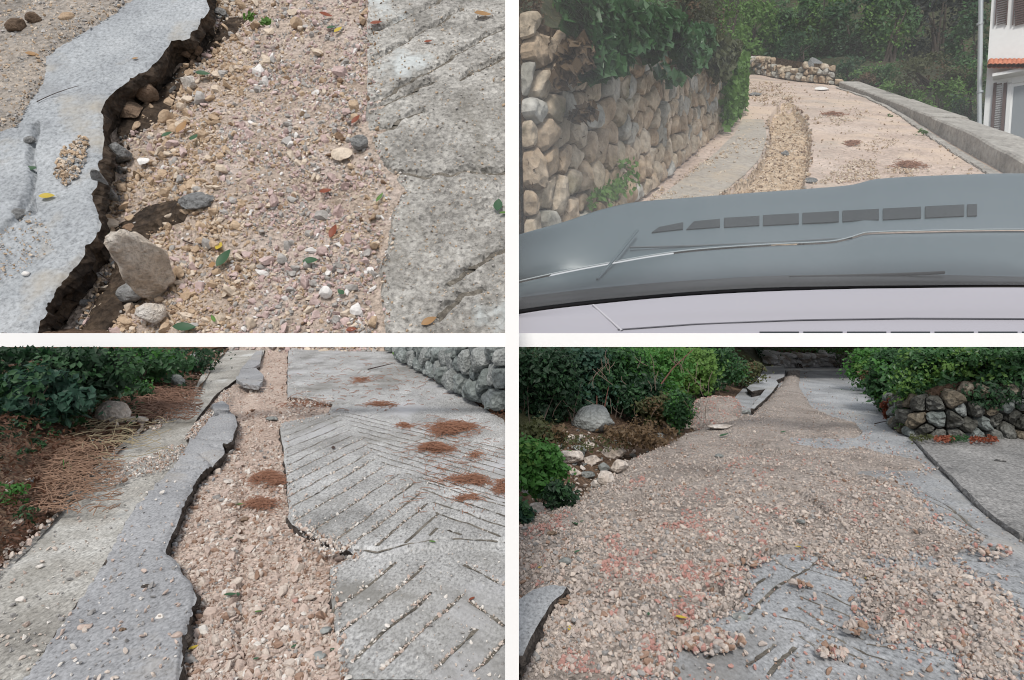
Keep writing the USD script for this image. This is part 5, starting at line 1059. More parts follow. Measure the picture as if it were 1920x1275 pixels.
for k, (x, y, rx, ry, n, lab, z) in enumerate(((502, 899, 30, 17, 900, 'thick rusty clump of pine straw in the gravel channel', .02), (490, 948, 32, 14, 600, 'flatter rusty pine straw just below the thick clump', .0), (845, 808, 50, 16, 1300, 'largest rusty clump of pine straw on the road slab', .015), (812, 845, 38, 12, 800, 'rusty clump of pine straw below the largest one', .012), (757, 800, 16, 6, 180, 'small rusty clump left of the largest one', .012), (893, 856, 12, 7, 120, 'little rusty clump near the right edge of the slab', .012),
        (880, 903, 46, 9, 700, 'long rusty streak of pine straw at the right of the slab', .01), (940, 915, 14, 16, 260, 'rusty pine straw at the right edge touching the long streak', .01), (880, 934, 26, 5, 160, 'thin rusty streak below the long one', .01), (710, 760, 36, 3.5, 200, 'thin rusty line of pine straw along the seam', .01), (575, 758, 40, 8, 260, 'rusty straw in the notch of the road slab', .0), (675, 715, 16, 5, 90, 'faint rusty patch far up the slab', .01))):
    strands('pine_straw', BL, x, y, rx * 1.15, ry * 1.1, int(n * .5), 26, .8, STRAW, lab, 'pine straw', 220 + k, z, 12 if ry > 8 else 3)
for k, (x, y, w_, h_, m, lab, z) in enumerate(((456, 974, 20, 16, BROWNROCK, 'dark brown stone in the gravel below the straw', -.02), (508, 784, 24, 14, ROCKG, 'grey stone in the far part of the gravel channel', -.02), (594, 1230, 32, 18, ROCKG, 'oval grey stone at the bottom of the gravel channel', -.01), (610, 1182, 24, 16, ROCKG, 'grey rounded stone by the lower slab edge', -.01), (552, 1126, 12, 10, S_RED, 'small dark red stone in the lower gravel', -.01),
        (425, 902, 18, 10, ROCKP, 'pale stone in the middle of the gravel channel', -.02), (270, 1100, 20, 8, EARTHS, 'dark flake of concrete lying on the broken slab', .012), (297, 1155, 18, 12, S_PALE, 'white stone on the broken slab', .012), (330, 1190, 20, 14, S_ROSE, 'rose stone near the slab edge', .012), (35, 1124, 18, 14, S_PALE, 'pale stone on the old strip at the left edge', .0), (72, 1062, 14, 12, S_PALE, 'pale stone on the old strip below the weeds', .0), (155, 1175, 26, 14, S_ROSE, 'pair of rosy stones on the broken slab', .012), (228, 1180, 14, 10, BROWNROCK, 'dark stone chip on the broken slab', .012))):
    rock(BL, x, y, w_, h_, m, lab, 700 + k, z, sub=2)
for k, (x, y, s, m, lab, z, rot) in enumerate(((451, 949, 18, LF_BRIGHT, 'bright green leaf left of the rusty straw in the channel', -.01, .9), (432, 1119, 22, LF_GREEN, 'green leaf in the lower gravel channel', -.01, .3), (446, 1117, 14, LF_GREEN, 'second green leaf touching the first in the channel', -.01, 2.2), (485, 1150, 18, LF_BRIGHT, 'yellow green leaf in the lower channel', -.005, 1.3), (552, 1214, 14, LF_GREEN, 'small green leaf near the oval grey stone', -.005, .8),
        (363, 1218, 20, LF_YEL, 'yellow leaf at the bottom of the channel by the slab', -.01, 1.1), (480, 1237, 12, LF_GREEN, 'green leaf at the very bottom of the channel', -.005, .2), (811, 1018, 13, LF_BRIGHT, 'yellow green leaf on the road slab', .002, .1), (885, 1125, 14, LF_RED, 'dark brown leaf on the lower road slab', -.002, .7), (625, 842, 14, TWIG, 'dark curled leaf on the road slab grooves', .01, 1.9), (168, 1175, 14, LF_RED, 'red brown leaf on the broken slab', .015, 1.4), (437, 1010, 10, LF_GREEN, 'tiny green leaf mid channel', -.01, .5), (620, 1222, 16, LF_GREEN, 'dark green sprig beside the oval grey stone', .0, .5))):
    litter_leaf(BL, x, y, s, m, lab, 730 + k, z, .5, .3, rot)
twig(BL, [(690, 694), (712, 690), (736, 686)], 1.2, 'dark twig lying far up the road slab', .012)

# low growth that nobody could count, on the left verge
rng = np.random.default_rng(15); C, N_, Z_ = [], [], []
while len(C) < 260:
    x, y = rng.uniform(-30, 420), rng.uniform(655, 1000)
    if not shapely.contains_xy(geo(vb + [(-90, 700), (-90, 645), (420, 645)]), x, y): continue
    if noise(np.array([x / 60, y / 40, .5]), 6) + .3 * (820 - y) / 170 < .5: continue
    C.append((x, y))
ms = []
for k, (x, y) in enumerate(C):
    D = on_v(x, y) - .01; ms.append(foliage(x, y - 4, rng.uniform(6, 14), rng.uniform(4, 9), D, int(rng.integers(8, 22)), rng.uniform(6, 10), 3000 + k, clumps=4, lim=LOWL))
o = obj('ground_cover', cat_meshes(ms[::2]), B_MID, None); tag(o, 'low green seedlings and bramble shoots over the upper left verge', 'ground cover', None, 'stuff')
o = obj('ground_cover', cat_meshes(ms[1::2]), B_DEEP, None); tag(o, 'low dark green leaves between the dead bracken of the left verge', 'ground cover', None, 'stuff')
chips('pale stones and clods scattered through the bracken of the left verge', BL, geo(vb + [(-90, 900), (-90, 700), (300, 660)]).buffer(-3), lambda x, y, xy: z_v(x, y, xy) + .01, (5, 9, 20), 90, [ROCKP, ROCKG, ROCKP, S_CREAM], 171, 1.8, .8)
chips('stones and chips along the margin between the pale strip and the verge', BL, LineString(vb).buffer(12), lambda x, y, xy: .01 + 0 * x, (3, 6, 18), 420, [ROCKP, S_ROSE, S_CREAM, S_BROWN], 172, 1.8, .8)
chips('crumbs of concrete under the broken edge of the blue grey slab, lower left view', BL, LineString(lslab[:20]).buffer(9).difference(geo(lslab)), lambda x, y, xy: z_bl(x, y, xy) + .002, (4, 7, 18), 150, [S_GREY, CON_SLAB, S_BROWN], 173, 1.7, .8)
chips('rose chippings washed onto the edge of the chevron slab', BL, LineString(rs[:23]).buffer(14).intersection(geo(rs)), lambda x, y, xy: z_rs(x, y, xy) + .001, (2.6, 5, 12), 420, SM, 174, 1.7, .7)
strands('pine_straw', BL, 700, 720, 190, 50, 200, 18, .8, STRAW, 'single rusty pine needles scattered over the far road slab', 'pine straw', 240, 0, 1, kind='stuff', even=True)
strands('pine_straw', BL, 850, 870, 120, 90, 260, 20, .8, STRAW, 'single rusty pine needles scattered around the clumps on the right', 'pine straw', 241, 0, 1, kind='stuff', even=True)

# ================================================================== LOWER RIGHT: the lane buried under gravel
zq = lambda pts: [(960 + a / 2, 640 + b / 2) for a, b in pts]
CON_BASE = rough_mat('wet_grey_concrete', [(.205, .212, .222), (.30, .313, .328), (.385, .395, .41)], 4, 150, .3, .006, patch=((.38, .37, .35), 2.4, .55, .7), speck=(.35, 1.5), stretch=.6, stain=((.19, .185, .18), 1.6, .52, .7))
CON_SIDE = rough_mat('pebbly_dark_concrete', [(.14, .14, .14), (.23, .228, .225), (.32, .315, .31)], 4, 110, .6, .01, speck=(.3, 1.7), stretch=.6)
BEDBR = rough_mat('fine_beige_gravel', [(.21, .18, .16), (.33, .29, .262), (.40, .355, .325)], 5, 90, 1, .012, speck=(.4, 1.4))
xedge = zq([(1275, 92), (1310, 130), (1350, 190), (1400, 290), (1450, 345), (1490, 360), (1560, 440), (1650, 530), (1740, 620), (1800, 670), (1900, 740)])
CHV = [zq(l) for l in ([(1180, 790), (1100, 848), (1040, 880), (980, 925), (930, 965), (880, 1020)], [(1100, 848), (1160, 862), (1230, 885), (1330, 905)], [(1085, 910), (1160, 935), (1240, 975), (1310, 1000)], [(1060, 990), (1130, 1030), (1230, 1065), (1320, 1110)], [(1010, 1025), (1090, 1050), (1180, 1095), (1330, 1165), (1420, 1190)], [(990, 1130), (940, 1170), (890, 1210)], [(1060, 1145), (1010, 1190), (970, 1250)],
    [(940, 880), (900, 905), (860, 950)], [(850, 1080), (790, 1130), (730, 1180)], [(960, 800), (1010, 830), (1060, 860)], [(1340, 1130), (1500, 1150), (1690, 1200)], [(1640, 830), (1760, 860), (1900, 880)], [(1660, 870), (1780, 905), (1900, 940)], [(1500, 545), (1620, 600), (1720, 690)], [(1530, 620), (1640, 650), (1780, 720)], [(1300, 505), (1420, 515)], [(1120, 820), (1180, 835), (1250, 862)], [(1075, 950), (1150, 985), (1240, 1020), (1320, 1055)], [(1150, 1110), (1230, 1150), (1320, 1190)], [(1090, 1110), (1170, 1160), (1260, 1215)], [(1560, 660), (1680, 690), (1780, 735)], [(1480, 570), (1580, 600), (1660, 640)], [(1620, 800), (1740, 820), (1890, 835)], [(1720, 930), (1800, 955), (1900, 990)])]
chv = wiggle(BR, CHV, .02, 11)
xl = wiggle(BR, [xedge[4:]], .01, 3)
def z_cb(x, y, xy): return .008 * (fbm(np.c_[xy * 2, 0 * x], 3, 91) - .5) + .003 * (fbm(np.c_[xy * 24, 0 * x], 3, 92) - .5) - .0062 * np.exp(-(seg_dist(xy, chv) / .0052) ** 4)
road = [(1150, 1300), (1150, 1000), (1330, 800), (1400, 720), (1425, 690)] + zq([(930, 98), (1000, 92), (1275, 88)]) + xedge[1:] + [(1990, 1100), (1990, 1300)]
t = thing('chevron_road', 'wet grey concrete lane with chevron grooves under the gravel spill, lower right view', None, kind='structure')
obj('surface', sheet(BR, road, 2.8, z_cb, extra=crisp(BR, CHV, .0052, .02, 11)), CON_BASE, t, True); obj('groove_fill', ribbons(BR, CHV, z_cb, .0034, .02, 11, .003, .95), GFILL, t, True)
t = thing('side_lane', 'dark pebbly concrete side lane joining at the right of the lower right view', None, kind='structure')
xs2 = [(a + 1, b - 1) for a, b in xedge[4:]] + [(1990, 1010), (1990, 800), (1900, 815), (1700, 812)]
top, side = side_and_top(BR, xs2, 3.2, lambda x, y, xy: .018 + .014 * (fbm(np.c_[xy * 4, 0 * x], 4, 95) - .5) + .008 * (fbm(np.c_[xy * 26, 0 * x], 3, 96) - .5), .04, 1.5, 12, .1)
obj('surface', top, CON_SIDE, t, True); obj('edge', side, CON_SIDE, t, True)

left_m = zq([(880, 270), (835, 300), (740, 320), (650, 345), (560, 392), (440, 440), (380, 490), (330, 540), (240, 590), (130, 625), (30, 690), (-60, 740)])
spill = geo(zq([(1030, 108), (1085, 105), (1080, 170), (1130, 250), (1210, 280), (1290, 300), (1325, 345), (1290, 368), (1230, 368), (1290, 385), (1400, 418), (1520, 440), (1560, 478), (1500, 490), (1400, 490), (1300, 495), (1440, 520), (1530, 590), (1580, 670), (1640, 700), (1740, 742), (1690, 790), (1640, 820), (1700, 870), (1800, 940), (1900, 1010), (1900, 1260),
    (1690, 1260), (1700, 1190), (1610, 1150), (1500, 1120), (1400, 1130), (1385, 1080), (1310, 1030), (1300, 965), (1330, 900), (1220, 855), (1120, 800), (985, 800), (900, 830), (845, 850), (890, 890), (880, 940), (855, 1000), (790, 1020), (700, 1080), (620, 1120), (600, 1180), (590, 1260), (-60, 1260)])+ left_m[::-1] + zq([(900, 285), (960, 215), (1010, 160)]))
holes = [geo(zq(h)) for h in ([(705, 960), (735, 930), (775, 945), (790, 975), (745, 985)], [(1340, 800), (1400, 798), (1435, 815), (1425, 850), (1360, 858), (1330, 830)], [(1490, 790), (1560, 800), (1600, 830), (1580, 865), (1500, 850)], [(1040, 360), (1200, 372), (1270, 400), (1130, 398), (1050, 385)], [(1150, 362), (1240, 375), (1300, 392), (1200, 385)])]
spill = spill.intersection(shapely.box(966, 600, 2000, 1300))
for h in holes: spill = spill.difference(h)
edge = spill.boundary
RUT = shapely.MultiLineString([[(1396, 846), (1425, 856), (1452, 862)], [(1180, 960), (1260, 930), (1340, 905)], [(1060, 1010), (1130, 990), (1210, 985)], [(1440, 930), (1500, 945), (1550, 975)]])
def z_gr(x, y, xy):
    ins = shapely.contains_xy(spill, x, y); d = pdist(edge, x, y); far = np.clip((y - 640) / 400, .12, 1)
    heap = .03 * ss(0, 60 * far, d)
    r = -.035 * np.exp(-(pdist(RUT, x, y) / 5) ** 2) + .02 * np.exp(-(((x - 1420) / 90) ** 2)) * ss(680, 780, y)
    return np.where(ins, -.014 + .018 * ss(0, 3.5, d) + heap + r + .045 * (fbm(np.c_[xy * 3.2, 0 * x], 4, 97) - .5) * ss(0, 40 * far, d) + .010 * ss(0, 6, d) * (fbm(np.c_[xy * 18, 0 * x], 3, 98) - .5), -.014)
gs2 = thing('gravel_spill', 'broad spill of beige and red gravel washed down over the lane, lower right view', None, kind='structure')
for g_ in shapely.get_parts(spill):
    if g_.area > 60: 
        # the bed follows the outline; gaps are left as gaps
        for piece in shapely.get_parts(g_.simplify(1.0)):
            if len(piece.interiors) == 0: obj('bed', sheet(BR, list(piece.exterior.coords)[:-1], 3.6, z_gr, 0, 1.5, 13), BEDBR, gs2, True)
            else:
                xs_ = [piece.bounds[0]] + sorted(h.centroid.x for h in piece.interiors) + [piece.bounds[2]]
                for a, b in zip(xs_, xs_[1:]):
                    for q in shapely.get_parts(piece.intersection(shapely.box(a, 0, b, 2000))):
                        if q.geom_type == 'Polygon' and q.area > 30: obj('bed', sheet(BR, list(q.exterior.coords)[:-1], 3.6, z_gr, 0, 0, 13), BEDBR, gs2, True)
RM = [S_BEIGE, S_CREAM, S_ROSE, S_GREY, S_RED, S_BROWN]
def col_br(p, rng):
    g = fbm(np.c_[p[:, 0] / 46, p[:, 1] / 26, np.zeros(len(p))], 3, 33); red = ss(.56, .72, g) * (.25 + .75 * ss(1500, 1250, p[:, 0])) * ss(760, 940, p[:, 1])
    red = np.maximum(red, .75 * (np.hypot((p[:, 0] - 1345) / 60, (p[:, 1] - 760) / 28) < 1))
    k = rng.choice(6, len(p), p=[.56, .20, .08, .09, .0, .07]); r = rng.uniform(size=len(p)) < red * .75
    return np.where(r, 4, k)
def keep_br(x, y): return (.55 + .45 * ss(700, 950, y)) * (.35 + .65 * ss(.40, .56, fbm(np.c_[x / 60, y / 26, 0 * x], 3, 79)))
scatter(gs2, BR, spill, z_gr, (2.6, 4.4, 12), 30000, RM, 131, col_br, 20, .25, 2.5, real=1.45, keep=keep_br, name='fine_gravel', flat=.75)
scatter(gs2, BR, spill.intersection(shapely.box(960, 880, 1960, 1290)), z_gr, (7, 9, 16), 2300, RM, 132, col_br, 280, .2, 3, real=1.4, name='coarse_gravel', flat=.78)
gr2 = thing('loose_chippings', 'single beige chippings strewn over the bare chevron concrete of the lower right view', 'gravel', kind='stuff')
scatter(gr2, BR, geo(road).difference(spill).intersection(geo([(1300, 650), (1960, 650), (1960, 1290), (1220, 1290)])), lambda x, y, xy: z_cb(x, y, xy) + .002, (2.6, 5, 13), 620, RM, 133, None, 0, .2, 2.3, real=1.6)
for k, (x, y, rx, ry, n, lab) in enumerate(((1410, 1058, 26, 12, 60, 'little heap of chippings on the upper tip of the bare concrete'), (1505, 1103, 20, 6, 24, 'row of chippings in the groove at the middle of the bare concrete'), (1600, 1190, 24, 12, 40, 'chippings piled at the right groove of the bare concrete'), (1335, 1215, 60, 22, 170, 'heap of chippings at the lower left of the bare concrete'), (1560, 1236, 30, 12, 70, 'heap of chippings at the bottom of the bare concrete'), (1860, 1040, 40, 14, 60, 'chippings lying at the right edge of the lower right view'))):
    g = thing('gravel_heap', lab, 'gravel'); P = shapely.affinity.scale(shapely.Point(x, y).buffer(1), rx, ry)
    scatter(g, BR, P, lambda x, y, xy: z_cb(x, y, xy) + .004 + .008 * (fbm(np.c_[xy * 30, 0 * x], 2, 7)), (5, 9, 16), n, RM, 140 + k, None, 12, .15, 3, real=1.45, flat=.78)

# slabs showing through
def plate(poly, z, name, lab, th=.05, seed=0):
    t = thing(name, lab, 'concrete slab'); top, side = side_and_top(BR, zq(poly), 2.6, lambda x, y, xy: z + .006 * (fbm(np.c_[xy * 12, 0 * x], 3, seed) - .5), th, 1.2, seed, .15)
    obj('surface', top, CON_BASE, t, True); obj('broken_side', side, EARTHS, t, True)
plate([(1010, 106), (1026, 118), (1022, 150), (990, 165), (1000, 178), (975, 212), (940, 250), (908, 280), (895, 278), (925, 235), (950, 200), (900, 210), (880, 195), (930, 150), (945, 108)], .05, 'broken_slab', 'far broken concrete slab with a dark torn edge beside the gravel', .05, 21)
plate([(20, 1075), (80, 1030), (150, 1008), (205, 1020), (190, 1050), (150, 1085), (110, 1150), (70, 1230), (40, 1300), (14, 1300), (14, 1085)], .055, 'broken_slab', 'broken concrete corner sticking out of the gravel at the bottom left', .06, 22)
plate([(770, 400), (800, 388), (835, 378), (830, 388), (790, 405)], .04, 'concrete_plate', 'thin grey plate lying in the far gravel', .015, 23)

# left side: banks, rocks and bushes
vb2 = left_m
gV2 = LineString(vb2)
VP2 = [(a + 6, b + 4) for a, b in vb2] + [(966, 1020), (966, 770), (1100, 745), (1400, 720), (1425, 740)]
def z_v2(x, y, xy): d = pdist(gV2, x, y); return -.02 - .09 * ss(2, 26, d) * ss(760, 900, y) + .10 * ss(20, 120, d) + .05 * (fbm(np.c_[xy * 4, 0 * x], 4, 74) - .5)
t = thing('verge', 'rocky ditch and dark soil left of the gravel spill, lower right view', None, kind='structure')
obj('soil', sheet(BR, [(max(966, a), b) for a, b in VP2], 4, z_v2), LITTER, t, True)
HEAP = zq([(670, 215), (760, 195), (850, 205), (880, 250), (868, 310), (740, 345), (680, 325), (640, 275)])
def z_heap(x, y, xy): return -.05 + .13 * np.clip(pdist(LineString(HEAP + HEAP[:1]), x, y) / 26, 0, 1) ** .7 + .02 * (fbm(np.c_[xy * 9, 0 * x], 3, 5) - .5)
o = obj('red_gravel_heap', sheet(BR, HEAP, 3, z_heap, 0, 2, 14), BEDBR, None, True)
g = tag(o, 'heap of red and beige gravel on the far left verge', 'gravel heap')
g = thing('red_chippings', 'red chippings covering the heap on the far left verge', 'gravel', kind='stuff')
scatter(g, BR, geo(HEAP), z_heap, (2.5, 3.4, 6), 900, [S_RED, S_ROSE, S_BEIGE, S_RED], 150, None, 0, .2, 2.4)
BR.surface = lambda x, y, xy: np.where(shapely.contains_xy(spill, x, y), z_gr(x, y, xy) + .006, np.where(shapely.contains_xy(geo(road), x, y), z_cb(x, y, xy), np.where(shapely.contains_xy(geo(VP2), x, y), z_v2(x, y, xy), .015)))
t = thing('ground', 'bare soil under the lane of the lower right view', None, kind='structure'); obj('soil', sheet(BR, [(966, 660), (1990, 660), (1990, 1330), (966, 1330)], 14, lambda x, y, xy: -.16 + 0 * x), BEDBR, t)
v2 = lambda x, y: float(z_v2(np.array([x * 1.]), np.array([y * 1.]), BR.xy(BR.at(np.array([x * 1.]), np.array([y * 1.]))))[0])
for k, (x, y, w_, h_, m, lab) in enumerate(((321, 286, 150, 96, ROCKG, 'large rounded greenish boulder below the bushes'), (48, 498, 84, 150, ROCKG, 'tall pale green boulder at the left edge of the lower right view'), (92, 625, 66, 52, ROCKP, 'brownish boulder below the tall green one'), (402, 466, 66, 46, ROCKP, 'pale grey lilac rock right beside the gravel edge'), (385, 412, 80, 46, ROCKP, 'flat tan rock behind the pale lilac rock'),
        (222, 432, 90, 54, ROCKP, 'long pale rock in the middle of the rock pile'), (168, 374, 44, 34, ROCKG, 'grey rock at the upper left of the rock pile'), (212, 362, 40, 28, ROCKP, 'light rock at the top of the rock pile'), (288, 388, 42, 22, ROCKP, 'flat light rock behind the middle of the rock pile'), (252, 402, 50, 28, ROCKG, 'grey flat rock in the rock pile'), (300, 440, 58, 40, ROCKP, 'yellowish rock in front of the flat tan rock'),
        (350, 508, 54, 44, ROCKP, 'pointed tan rock at the edge of the dark hollow'), (318, 530, 36, 26, ROCKP, 'small yellow-green rock at the gravel margin'), (285, 500, 46, 26, ROCKG, 'dark grey rock deep in the hollow'), (240, 488, 40, 28, ROCKP, 'shaded rock under the rock pile'), (120, 520, 36, 40, ROCKG, 'grey rock beside the tall green boulder'), (345, 468, 40, 30, ROCKG, 'small grey rock left of the pale lilac rock'),
        (540, 352, 60, 40, ROCKG, 'grey rocks in the dry weeds right of the big boulder'), (620, 272, 40, 24, BROWNROCK, 'brown rock at the far bush'), (682, 288, 40, 36, ROCKG, 'dark blue-grey angular rock in front of the red heap'), (800, 288, 40, 24, ROCKP, 'tan rock at the near side of the red heap'), (884, 264, 34, 22, ROCKG, 'grey block at the end of the far broken slab'), (655, 318, 34, 22, ROCKP, 'small tan rock at the foot of the bushes'), (790, 318, 90, 20, ROCKP, 'long tan rock lying along the gravel edge'), (700, 322, 50, 16, ROCKP, 'flat tan rock left of the long one'))):
    a, b = 960 + x / 2, 640 + y / 2; rock(BR, a, b, w_ / 2 * (1.3 if 130 < x < 460 else 1.1), h_ / 2 * (1.5 if 130 < x < 460 else 1.15), m, lab, 800 + k, None, sub=4 if w_ > 100 else 3, cuts=8 if w_ < 100 else 4)
rng = np.random.default_rng(31)
rb = thing('rubble', 'small mixed stones between the rocks of the roadside pile', 'rubble', kind='stuff')
scatter(rb, BR, geo(zq([(140, 370), (330, 360), (440, 420), (430, 470), (340, 540), (230, 590), (120, 560), (170, 450)])), z_v2, (4, 9, 18), 260, [ROCKP, ROCKG, S_BEIGE, BROWNROCK], 160, None, 0, .15, 3)
for k, (x, y, w_, h_, m, lab, z) in enumerate(((200, 822, 50, 36, ROCKG, 'grey brown rock lying in the lower left gravel', .03), (780, 428, 34, 22, ROCKG, 'smooth lilac grey rock in the far gravel', .03), (1085, 674, 40, 22, ROCKG, 'dark grey stone in the middle of the gravel spill', .035), (1718, 886, 56, 30, ROCKP, 'pale flat rock on the right hand concrete', 0), (1815, 776, 40, 26, ROCKG, 'grey rock at the right edge beside the side lane', 0), (860, 1030, 60, 36, ROCKG, 'grey lump beside the bare concrete tip', .01), (150, 718, 40, 22, BROWNROCK, 'dark stone in the left gravel', .03), (185, 975, 60, 30, BROWNROCK, 'dark broken lump above the bottom left slab', .04), (1840, 445, 40, 26, CON_SIDE, 'bump of concrete on the side lane', .0))):
    a, b = 960 + x / 2, 640 + y / 2; rock(BR, a, b, w_ / 2, h_ / 2, m, lab, 840 + k, z)
DB = lambda y, x=1100: float(BR.D(x, y))
for k, (x, y, rx, ry, yb, n, lp, m, lab, kind) in enumerate(((1010, 722, 66, 92, 806, 4420, 11.7, B_DEEP, 'dark bramble mass in the upper left corner of the lower right view', 'bush'), (1080, 712, 68, 80, 790, 4420, 10.4, B_TEAL, 'blue green tangled bush above the large boulder', 'bush'), (1150, 700, 60, 78, 785, 4080, 10.4, B_MID, 'green bush in the middle of the left hedge', 'bush'), (1215, 694, 64, 70, 772, 4420, 9.1, B_BRI, 'bright green bush with fine leaves', 'bush'), (1290, 692, 58, 60, 752, 4420, 9.1, L_LIGHT, 'light green bush nearest the far road', 'bush'), (1345, 690, 44, 48, 738, 2550, 7.8, B_MID, 'green bush at the far end of the left hedge', 'bush'), (1395, 700, 30, 22, 728, 1190, 6.5, L_OLIVE, 'olive shrub beside the far broken slab', 'bush'),
        (1125, 728, 52, 36, 778, 2210, 9.1, B_DEEP, 'dark thicket behind the large boulder', 'bush'), (1195, 742, 44, 34, 792, 2550, 9.1, B_DEEP, 'dark thicket right of the large boulder', 'bush'), (1235, 768, 36, 26, 800, 1530, 9.1, L_OLIVE, 'olive yellow bush beside the gravel', 'bush'), (1275, 770, 26, 32, 806, 1360, 7.8, B_MID, 'green weedy bush at the gravel edge', 'bush'), (1300, 720, 40, 24, 745, 1530, 7.8, B_DEEP, 'dark branches in front of the light green bush', 'bush'),
        (1010, 878, 42, 46, 945, 2890, 14.3, B_BRI, 'bright green leafy shrub over the dark hollow', 'bush'), (1000, 820, 50, 30, 870, 1530, 11.7, L_OLIVE, 'olive shrub above the tall pale boulder', 'bush'), (978, 960, 16, 22, 985, 272, 15.6, B_TEAL, 'blue green weed in the left corner', 'weed'), (1205, 815, 60, 22, 838, 1530, 7.8, CREEP, 'dry brown weeds below the dark thicket', 'weed'), (1110, 828, 70, 11, 838, 420, 6, L_OLIVE, 'dull green weeds at the foot of the large boulder', 'weed'), (1050, 930, 30, 24, 960, 714, 11.7, B_DEEP, 'dark stems hanging into the hollow', 'weed'))):
    D = DB(yb)
    plant(kind, BR, x, y, rx, ry, D, n, lp, m, WOOD, lab, 'bush' if kind == 'bush' else 'plant', 860 + k, lim=LOWR, clumps=34 if n > 900 else 12, spread=.48, foot=BR.at(x, yb, v2(x, yb)), k=3, r=.9)
for k, (a, b, c_) in enumerate((([(1160, 752), (1166, 730), (1164, 706), (1174, 684)]), ([(1118, 760), (1120, 742), (1122, 728)]), ([(1145, 765), (1146, 745), (1145, 742)])) if False else ()): pass
for k, (pts, lab) in enumerate((([(1128, 790), (1134, 760), (1142, 720)], 'thin bare red twig standing right of the large boulder'), ([(1118, 775), (1119, 755), (1119, 742)], 'bare twig standing above the large boulder'), ([(1240, 720), (1262, 690), (1300, 655)], 'dark bare branch rising through the light green bush'))):
    D = DB(800) - .05 * k; p = np.array([spot(x, y, D) for x, y in pts]); o = obj('twig', tube(p, np.array([1.6, 1.2, .7]) / FOC * D, 6), plain('red_bark_%d' % k, (.14, .06, .045), .8), None, True); tag(o, lab, 'twig')

# far wall and trees, right hedge and wall
dfr = DB(686, 1500)
fb2 = BR.at(np.array([1425., 1470, 1520, 1560, 1600]), np.array([690., 688, 687, 686, 686])); w3 = WallLine(fb2, [rise(b, 656) for b in fb2], .05)
t = thing('stone_wall', 'far pale stone wall closing the end of the lane', 'wall'); obj('earth_core', w3.backing(-.05, .98, 10), LITTER, t, True)
wall_stones(t, w3, 0, w3.L, 0, float(max(w3.h)), 110, .14, [G_WHITE, ROCKP, G_WHITE], 17, .9, gap=.03, skip=lambda u, v: v > np.interp(u, w3.u, w3.h) - .03)
terrain_strip('bank', [[(972, 860, 2.7), (1060, 800, 3.3), (1250, 745, 4.6), (1400, 708, 6.5), (1480, 688, dfr * 1.02), (1620, 688, dfr * 1.02), (1700, 690, 6.5), (1990, 700, 5.5)], [(972, 760, 3.3), (1060, 720, 4.0), (1250, 690, 5.4), (1400, 670, 7.5), (1480, 664, dfr * 1.1), (1620, 664, dfr * 1.1), (1700, 670, 7.2), (1990, 670, 6.2)], [(972, 644, 3.6), (1060, 643, 4.3), (1250, 642, 5.9), (1400, 642, 8), (1480, 642, dfr * 1.16), (1620, 642, dfr * 1.16), (1700, 642, 7.6), (1990, 642, 6.6)]], BANK, 'dark wooded bank around the far end of the lane, lower right view', amp=.10, seed=15)
for k, (x, y, rx, ry, n, m, lab) in enumerate(((1420, 662, 36, 24, 900, L_DEEP, 'dark tree left of the far stone wall'), (1500, 650, 50, 14, 900, L_MID, 'leaves above the far stone wall'), (1575, 662, 30, 24, 800, B_BRI, 'light green bush at the right end of the far stone wall'))):
    plant('bush', BR, x, y, rx, ry, dfr * 1.0 if k else dfr * .97, n, 5, m, WOOD, lab, 'bush', 900 + k, lim=LOWR, clumps=14, spread=.4, foot=BR.at(x, 690), k=4, r=1)
DARKST = rough_mat('dark_mossy_stone', [(.04, .042, .036), (.09, .09, .08), (.19, .195, .185)], 9, 60, .9, .02, speck=(.35, 1.5))
DARKST2 = rough_mat('brown_mossy_stone', [(.06, .05, .038), (.14, .12, .09), (.22, .20, .17)], 9, 60, .9, .02, speck=(.35, 1.5))
wb2 = smooth_line([(1602, 690), (1632, 715), (1658, 755), (1684, 795), (1700, 816), (1724, 822), (1800, 826), (1990, 826)], 24)
bb2 = BR.at(wb2[:, 0], wb2[:, 1]); w4 = WallLine(bb2, [max(.04, rise(b, y)) for b, y in zip(bb2, np.interp(wb2[:, 0], [1602, 1680, 1720, 1800, 1990], [672, 735, 732, 720, 710]))], .08)
t = thing('stone_wall', 'dark mossy stone wall under the hanging hedge at the right of the lower right view', 'wall'); obj('earth_core', w4.backing(-.04, 1.0, 40), LITTER, t, True)
wall_stones(t, w4, w4.L * .2, w4.L, 0, float(max(w4.h)), 300, .06, [DARKST, DARKST, STONEG, DARKST2], 19, 1.1, gap=.03, skip=lambda u, v: v > np.interp(u, w4.u, w4.h) - .02)
